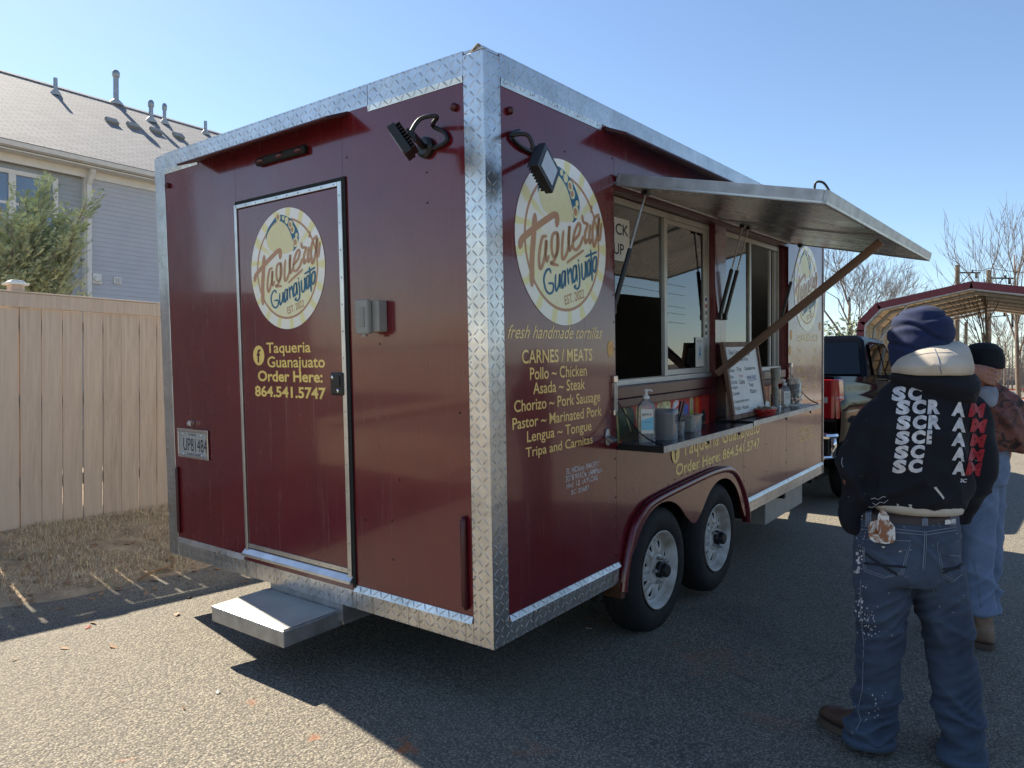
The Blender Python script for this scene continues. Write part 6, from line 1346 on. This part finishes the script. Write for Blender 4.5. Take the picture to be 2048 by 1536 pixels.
def jw(c, n):
    h = c.z - 0.18; u = c.dot(RH); v = c.dot(FH)
    low = max(0, 1-abs(h-0.17)/0.22)*1.0 + max(0, 1-abs(h-0.50)/0.18)*0.75
    seat = max(0, 1-abs(h-0.76)/0.13)
    return 0.030*low*fold(u, v, c.z, 9, 0.5, 1.0) + 0.014*low*fold(u, v, c.z, 17, -0.7, 5.0) + 0.011*seat*fold(u, v, c.z, 11, 1.2, 9.0) + 0.006*fold(u, v, c.z, 22, -0.4, 3.0)*(0.4+low) + 0.003*noise.noise(c*13)
wrinkle(jme, jw); hit = caster(jme)
seams = MB(); dark = MB()
LP = [(1726,1078),(1727,1130),(1729,1142),(1768,1156),(1806,1148),(1822,1082)]
RP = [(1874,1085),(1878,1120),(1885,1152),(1905,1164),(1922,1150)]
for off_ in (0, 3): seam(seams, hit, [(x+off_*(1 if x < 1770 else -1), y-off_) for x, y in LP], 0.0014)
for off_ in (0, 3): seam(seams, hit, [(x+off_, y-off_) for x, y in RP], 0.0014)
seam(seams, hit, [(1727,1084),(1765,1105),(1816,1098)], 0.0022); seam(seams, hit, [(1727,1080),(1822,1082)], 0.002)
seam(seams, hit, [(1876,1088),(1918,1084)], 0.002); seam(seams, hit, [(1878,1108),(1921,1112)], 0.002)
seam(seams, hit, [(1849,1062),(1848,1100),(1845,1140)], 0.002); seam(seams, hit, [(1853,1062),(1852,1100),(1849,1140)], 0.0012)
seam(seams, hit, [(1725,1052),(1780,1057),(1850,1064),(1912,1054)], 0.0018); seam(seams, hit, [(1725,1058),(1780,1063),(1850,1070),(1912,1060)], 0.0018)
seam(seams, hit, [(1722,1160),(1722,1220),(1728,1290),(1725,1380),(1716,1420),(1722,1440),(1712,1460)], 0.0016)
stripes = []
for q_, r_ in (([(1732,1107),(1760,1128),(1795,1150)], 0.005), ([(1728,1126),(1770,1131),(1812,1134)], 0.0045), ([(1884,1146),(1905,1138),(1926,1128)], 0.005), ([(1884,1138),(1920,1136)], 0.004)):
    m_ = MB(); seam(m_, hit, q_, r_, 0.0); stripes.append(m_)
for xs in (1738, 1849, 1905): 
    for dx in (-4, 0, 4): seam(seams, hit, [(xs+dx, 1022), (xs+dx, 1052)], 0.004, 0.002)
loopm = seams
lpk = patch(hit, [(1727,1080),(1822,1084),(1816,1098),(1766,1106),(1727,1092)], 0.004)
rpk = patch(hit, [(1876,1086),(1918,1084),(1921,1108),(1880,1110)], 0.004)
beltp = patch(hit, [(1726,1018),(1770,1026),(1850,1032),(1911,1022),(1911,1042),(1850,1050),(1770,1046),(1727,1040)], 0.003)
tabp = patch(hit, [(1888,1040),(1908,1038),(1908,1047),(1888,1049)], 0.005)
rp = random.Random(31); spat = MB()
def splash(cx, cy, sx, sy, n, r0, r1):
    for _ in range(n):
        x, y = rp.gauss(cx, sx), rp.gauss(cy, sy); r = rp.uniform(r0, r1); k = rp.randint(5, 7); a0 = rp.uniform(0, 6.28)
        pts = [hit(x+r*rp.uniform(0.5, 1.3)*cos(a0+2*pi*i/k), y+r*rp.uniform(0.5, 1.6)*sin(a0+2*pi*i/k), 0.0018) for i in range(k)]
        if max((p-pts[0]).length for p in pts) < 0.024: spat.add(pts, [tuple(range(k))])
splash(1716, 1135, 4, 14, 16, 1.5, 5); splash(1722, 1205, 6, 14, 22, 0.8, 3); splash(1738, 1250, 12, 16, 70, 0.3, 1.5); splash(1722, 1090, 6, 30, 40, 0.3, 1.6); splash(1745, 1410, 14, 16, 22, 0.3, 1.6); splash(1800, 1098, 14, 5, 24, 0.4, 1.8); splash(1900, 1070, 12, 20, 12, 0.3, 1.2); splash(1850, 1200, 60, 90, 26, 0.3, 0.9)
jeans = F1.add('jeans', jme, M['denim'])
tag(F1.addb('paint_spatter', spat, M['pwhite'], jeans, False, fix=False), kind='stuff')
tag(F1.addb('stitching', seams, M['stitch'], jeans), kind='stuff')
for m_ in stripes: F1.addb('pocket_stripe', m_, M['dstripe'], jeans)
F1.addb('pocket_flap', lpk, M['denim'], jeans, fix=False); F1.addb('pocket_flap', rpk, M['denim'], jeans, fix=False); F1.addb('belt', beltp, M['belt'], fix=False); F1.addb('waist_patch', tabp, M['leather'], jeans, fix=False)
F1.addb('pocket_button', MB().ball(hit(1767, 1094, 0.006), 0.007, 10, 6), M['steel'], jeans)
# hems
for rows in ([(1738,1470,DP+.055,50,.079),(1738,1484,DP+.055,51,.080)], [(1924,1506,DP-.065,44,.076),(1924,1521,DP-.065,45,.077)]):
    hm = MB().loft([hring(*r) for r in rows]); F1.addb('hem', hm, M['denim'], jeans)
# hoodie
hm = MB()
limb(hm, [(1820,1010,DP,92,.128),(1824,985,DP,103,.142),(1828,935,DP,106,.148),(1832,880,DP,106,.148),(1838,830,DP,104,.138),(1842,798,DP,96,.122),(1845,772,DP,76,.10),(1846,752,DP,44,.08)])
limb(hm, [(1778,795,DP,32,.07),(1760,815,DP,39,.076),(1741,850,DP,40,.076),(1726,895,DP,38,.070),(1717,940,DP,36,.066),(1712,985,DP+.02,33,.058),(1708,1022,DP+.035,31,.054),(1714,1052,DP+.045,27,.048),(1718,1066,DP+.045,22,.04)])
limb(hm, [(1912,795,DP,32,.07),(1926,815,DP,39,.076),(1937,850,DP,39,.076),(1946,895,DP,40,.074),(1946,940,DP,40,.070),(1940,985,DP+.03,39,.064),(1925,1018,DP+.09,33,.056),(1908,1046,DP+.14,28,.05)])
hme = fuse(hm, 0.0085, 8)
def hw_(c, n):
    u = c.dot(RH)-(CAM.dot(RH)); h = c.z
    px_ = 1024 + FPX*((c-CAM).dot(AR))/((c-CAM).dot(AF)); py_ = 768 - FPX*((c-CAM).dot(AU))/((c-CAM).dot(AF))
    arm = 1.0 if (px_ < 1752 or px_ > 1925) else 0.25
    hemk = max(0, 1-abs(py_-985)/55)
    v = c.dot(FH); uu = c.dot(RH)
    return 0.022*arm*fold(uu, v, h, 8, 0.6, 2.0) + 0.018*hemk*fold(uu, v, h, 10, -0.5, 4.0) + 0.010*fold(uu, v, h, 6, 1.0, 7.0) + 0.004*noise.noise(c*8)
wrinkle(hme, hw_)
hh = caster(hme)
prints = []
rows = [(1786, 803, 774, 1), (1794, 830, 801, 2), (1795, 860, 832, 3), (1793, 889, 862, 3), (1791, 918, 891, 3), (1787, 946, 919, 3)]
def place(x0, x1, yb, yt, slant, sl2=0.0): return lambda a, b: (x0+(x1-x0)*a + slant*(b-0.5), yb+(yt-yb)*b + sl2*a)
for i, (x0, yb, yt, k) in enumerate(rows):
    prints.append(('S', place(x0-1, x0+26, yb, yt, 4), 'pwhite'))
    prints.append(('C', place(x0+30, x0+57, yb-1, yt-1, 3), 'pwhite'))
    if i in (1, 2): prints.append(('R', place(x0+61, x0+86, yb-1, yt-1, 2), 'pwhite'))
    if i == 3: prints.append(('E', place(x0+60, x0+70, yb-1, yt-1, 2), 'pwhite'))
    if i >= 1:
        xr = (0, 1905, 1906, 1905, 1906, 1906)[i]; prints.append(('A', place(xr-2, xr+25, yb+2, yt+2, 4, 3), 'pwhite'))
        xm = (0, 1938, 1941, 1940, 1937, 1932)[i]; prints.append(('M', place(xm, xm+29, yb+3, yt+4, 6, 3), 'pred'))
pm_ = [(cloth_text(hh, s, f, 0.0035, 0.062), m) for s, f, m in prints]
small = cloth_text(hh, 'SC', place(1919, 1932, 965, 957, 2), 0.003, 0.03)
strk = MB()
for pts in ([(1742,998),(1750,996),(1756,999),(1766,993),(1772,994)], [(1745,1006),(1752,1010),(1760,1004),(1768,1006),(1776,1000)], [(1737,1013),(1744,1015),(1752,1011)], [(1685,915),(1683,926),(1686,934)], [(1950,920),(1956,922),(1963,917)]): seam(strk, hh, pts, 0.0009, 0.0004)
slash = patch(hh, [(1866,975),(1871,973),(1888,996),(1886,999)], 0.003)
hood = F1.add('hoodie', hme, M['hoodie'])
for mb, m in pm_: F1.addb('printed_letter', mb, M[m], hood, False, fix=False)
F1.addb('printed_letter', small, M['pwhite'], hood, False, fix=False); tag(F1.addb('paint_smear', strk, M['pwhite'], hood), kind='stuff'); F1.addb('torn_strip', slash, M['beige'], hood, fix=False)
# hood (black) and inner beige hood
def bag(rows, voxel, amp, freq, it=5):
    mb = limb(MB(), rows); me = fuse(mb, voxel, it); wrinkle(me, lambda c, n: amp*(ridge(c.dot(RH)*freq, c.dot(FH)*freq, c.z*freq*1.6)-0.6)); return me
bk_ = bag([(1858,738,DP-.02,64,.085),(1860,750,DP-.030,82,.115),(1868,765,DP-.042,80,.122),(1882,780,DP-.050,66,.112),(1898,794,DP-.054,48,.09),(1914,806,DP-.056,28,.06),(1926,814,DP-.056,10,.025)], 0.009, 0.009, 6, 8)
F1.add('hood', bk_, M['hoodie'])
bg_ = bag([(1884,683,DP-.005,26,.05),(1878,693,DP-.022,48,.085),(1868,712,DP-.042,64,.108),(1861,734,DP-.055,74,.122),(1860,750,DP-.048,73,.114)], 0.009, 0.008, 6)
hb_ = caster(bg_); sm = MB(); seam(sm, hb_, [(1868,694),(1876,715),(1883,748)], 0.0018, 0.0); seam(sm, hb_, [(1822,712),(1860,706),(1905,705)], 0.0015, 0.0)
ih = F1.add('inner_hood', bg_, M['beige']); F1.addb('hood_seam', sm, M['stitch'], ih)
un = MB().loft([hring(1826,998,DP,90,.125), hring(1830,1012,DP-.002,88,.122), hring(1835,1021,DP-.002,80,.115)]); F1.addb('undershirt', un, M['beige'])
# beanie with slack folds
bn = limb(MB(), [(1848,612,DP+.02,12,.02),(1846,616,DP+.02,28,.045),(1844,625,DP+.02,43,.072),(1843,640,DP+.02,53,.092),(1842,660,DP+.02,58,.105),(1842,685,DP+.018,59,.108),(1842,712,DP+.012,57,.105),(1840,735,DP+.005,50,.098)])
bnm = fuse(bn, 0.007, 4)
def bw(c, n):
    px_ = 1024 + FPX*((c-CAM).dot(AR))/((c-CAM).dot(AF)); py_ = 768 - FPX*((c-CAM).dot(AU))/((c-CAM).dot(AF))
    f = math.exp(-((py_-662-0.18*(px_-1842)+10*sin((px_-1790)/22))/5.0)**2)*0.010 + math.exp(-((py_-640+0.25*abs(px_-1845))/5)**2)*0.006
    f2 = math.exp(-((py_-690-0.25*(px_-1800))/4)**2)*0.008 if px_ < 1870 else 0
    return -f - f2 + 0.006*noise.noise(c*14) + 0.004*(ridge(px_*0.012, py_*0.05, 2)-0.6)
wrinkle(bnm, bw); F1.add('beanie', bnm, M['beanie'])
# holster pouch
def slab(poly, dep, th, lean=0.0): return MB().loft([[pxd(x, y, dep+lean*(y-1050)/100) for x, y in poly], [pxd(x, y, dep+th+lean*(y-1050)/100) for x, y in poly]])
dh = (caster_d := (hit(1765, 1066, 0.0)-CAM).dot(AF)) - 0.034
po = F1.addb('holster', slab([(1737,1050),(1741,1044),(1752,1040),(1781,1042),(1790,1054),(1791,1078),(1786,1086),(1770,1088),(1748,1084),(1737,1076)], dh, 0.028), M['leather'], smooth=False)
F1.addb('holster_tab', slab([(1756,1030),(1762,1020),(1770,1022),(1778,1032),(1779,1062),(1772,1074),(1760,1074),(1754,1060)], dh-0.010, 0.0095), M['leather'], po, smooth=False)
F1.addb('holster_rivet', MB().ball(pxd(1766, 1028, dh-0.012), 0.003, 8, 6).ball(pxd(1786, 1052, dh-0.001), 0.003, 8, 6).ball(pxd(1741, 1060, dh-0.001), 0.003, 8, 6), M['steel'], po)
boot(F1, (0.690, -1.262), (0.835, -0.995), gz(0.75), 0.12); boot(F1, (0.735, -1.500), (1.005, -1.435), gz(0.8), 0.12)

# ---- second person, mostly hidden behind the first
DQ = 3.74
rq = thing('person', 'person in black beanie and reddish camouflage jacket, hand raised behind the head', 'person', TR(2.25, -1.44, gz(2.2)))
F2 = Fig(rq)
body = MB()
limb(body, [(1966,690,DQ,10,.03),(1966,698,DQ,26,.07),(1966,725,DQ,31,.088),(1966,750,DQ,29,.08),(1967,770,DQ,22,.06),(1968,785,DQ,26,.06),(1975,805,DQ,48,.08),(1980,850,DQ,46,.09),(1975,910,DQ,40,.09),(1965,950,DQ,38,.08)])
limb(body, [(1950,945,DQ,24,.07),(1952,1080,DQ,18,.05),(1954,1230,DQ,15,.04)]); limb(body, [(1975,945,DQ+.05,24,.07),(1976,1080,DQ+.09,18,.05),(1970,1230,DQ+.12,15,.04)])
# raised arm, hand with fingers
el_, sh_, wr_ = pxd(1898, 738, DQ-.05), pxd(1942, 795, DQ-.02), pxd(1942, 738, DQ-.12)
body.tube([sh_, el_], [0.045, 0.036], 10); body.tube([el_, wr_], [0.034, 0.026], 10)
fn = lambda *p: [pxd(a, b, DQ+c) for a, b, c in p]
body.loft([[pxd(a, b-hh_, DQ+c-.016), pxd(a+1, b-hh_*0.4, DQ+c-.022), pxd(a, b+hh_*0.4, DQ+c-.022), pxd(a-2, b+hh_, DQ+c-.016), pxd(a-2, b+hh_, DQ+c+.010), pxd(a, b-hh_, DQ+c+.010)] for a, b, c, hh_ in ((1938,737,-.12,10),(1948,741,-.122,13),(1960,745,-.122,16),(1972,749,-.118,17))])
for y0, y1, y2, ex in ((734,737,743,0), (744,748,754,2), (754,758,764,1), (763,767,772,-3)):
    body.tube(smooth_path(fn((1966,y0,-.122),(1980,y1,-.124),(1990+ex,(y1+y2)/2,-.108),(1994+ex,y2,-.080)), 4), [0.0105]*4+[0.0100]*4+[0.0092]*4+[0.0082], 8)
body.tube(smooth_path(fn((1950,752,-.118),(1958,764,-.115),(1966,772,-.10)), 4), [0.012]*4+[0.0105]*4+[0.009], 8)
bme = fuse(body, 0.0065, 2, 0.4); F2.add('body', bme, M['skin'])
jm = limb(MB(), [(1962,890,DQ+.02,46,.13),(1962,930,DQ+.02,46,.13),(1962,965,DQ+.02,44,.12)])
limb(jm, [(1950,950,DQ,38,.10),(1953,1010,DQ,37,.09),(1953,1080,DQ,33,.08),(1953,1140,DQ,31,.075),(1954,1185,DQ,32,.078),(1956,1224,DQ,34,.085)]); limb(jm, [(1970,950,DQ+.06,32,.10),(1974,1030,DQ+.09,28,.09),(1972,1100,DQ+.11,26,.08),(1970,1160,DQ+.12,25,.075),(1970,1222,DQ+.13,27,.08)])
jme = fuse(jm, 0.010, 4)
wrinkle(jme, lambda c, n: max(0.35, 1-abs(c.z-0.45)/0.35)*(0.020*fold(c.dot(RH), c.dot(FH), c.z, 8, 0.7, 11.0) + 0.008*fold(c.dot(RH), c.dot(FH), c.z, 16, -0.6, 13.0))); h2 = caster(jme); s2 = MB(); seam(s2, h2, [(1934,1030),(1930,1050),(1948,1052),(1966,1040)], 0.0018); seam(s2, h2, [(1948,1120),(1958,1170),(1962,1215)], 0.0018)
j2 = F2.add('jeans', jme, M['denim2']); tag(F2.addb('stitching', s2, M['stitch'], j2), kind='stuff')
jk = limb(MB(), [(1984,900,DQ,52,.15),(1988,872,DQ,58,.17),(1986,835,DQ,60,.17),(1980,800,DQ,54,.15),(1972,778,DQ,40,.115),(1968,765,DQ,27,.09)])
limb(jk, [(2000,795,DQ,28,.075),(2018,818,DQ,30,.08),(2031,850,DQ,30,.08),(2034,878,DQ+.06,30,.08),(2022,893,DQ+.16,27,.075)])
jk.tube(smooth_path([pxd(1958,800,DQ), sh_, el_, pxd(1918,738,DQ-.09), pxd(1938,738,DQ-.118)], 4), [0.09]*4+[0.078]*4+[0.066]*4+[0.056]*4+[0.044], 14)
jkm = fuse(jk, 0.010, 5); wrinkle(jkm, lambda c, n: 0.020*fold(c.dot(RH), c.dot(FH), c.z, 8, 0.9, 21.0) + 0.009*fold(c.dot(RH), c.dot(FH), c.z, 15, -0.9, 23.0) + 0.003*noise.noise(c*16)); F2.add('jacket', jkm, M['camo'])
hd2 = bag([(1966,772,DQ-.06,22,.06),(1969,784,DQ-.09,24,.06),(1973,800,DQ-.112,19,.05),(1977,815,DQ-.128,8,.03)], 0.008, 0.008, 9); F2.add('hood_lining', hd2, M['greyfl'])
b2 = limb(MB(), [(1966,685,DQ,10,.03),(1966,689,DQ,22,.06),(1966,700,DQ,31,.09),(1967,716,DQ,34,.098),(1967,730,DQ,34,.10),(1967,738,DQ,33,.097)]); b2m = fuse(b2, 0.007, 3); wrinkle(b2m, lambda c, n: 0.003*noise.noise(c*18)); F2.add('beanie', b2m, M['beanie2'])
boot(F2, (2.215, -1.475), (2.27, -1.19), gz(2.2), 0.22, mat='boot2'); boot(F2, (2.34, -1.44), (2.45, -1.17), gz(2.3), 0.22, mat='boot2')
bpy.context.view_layer.update()
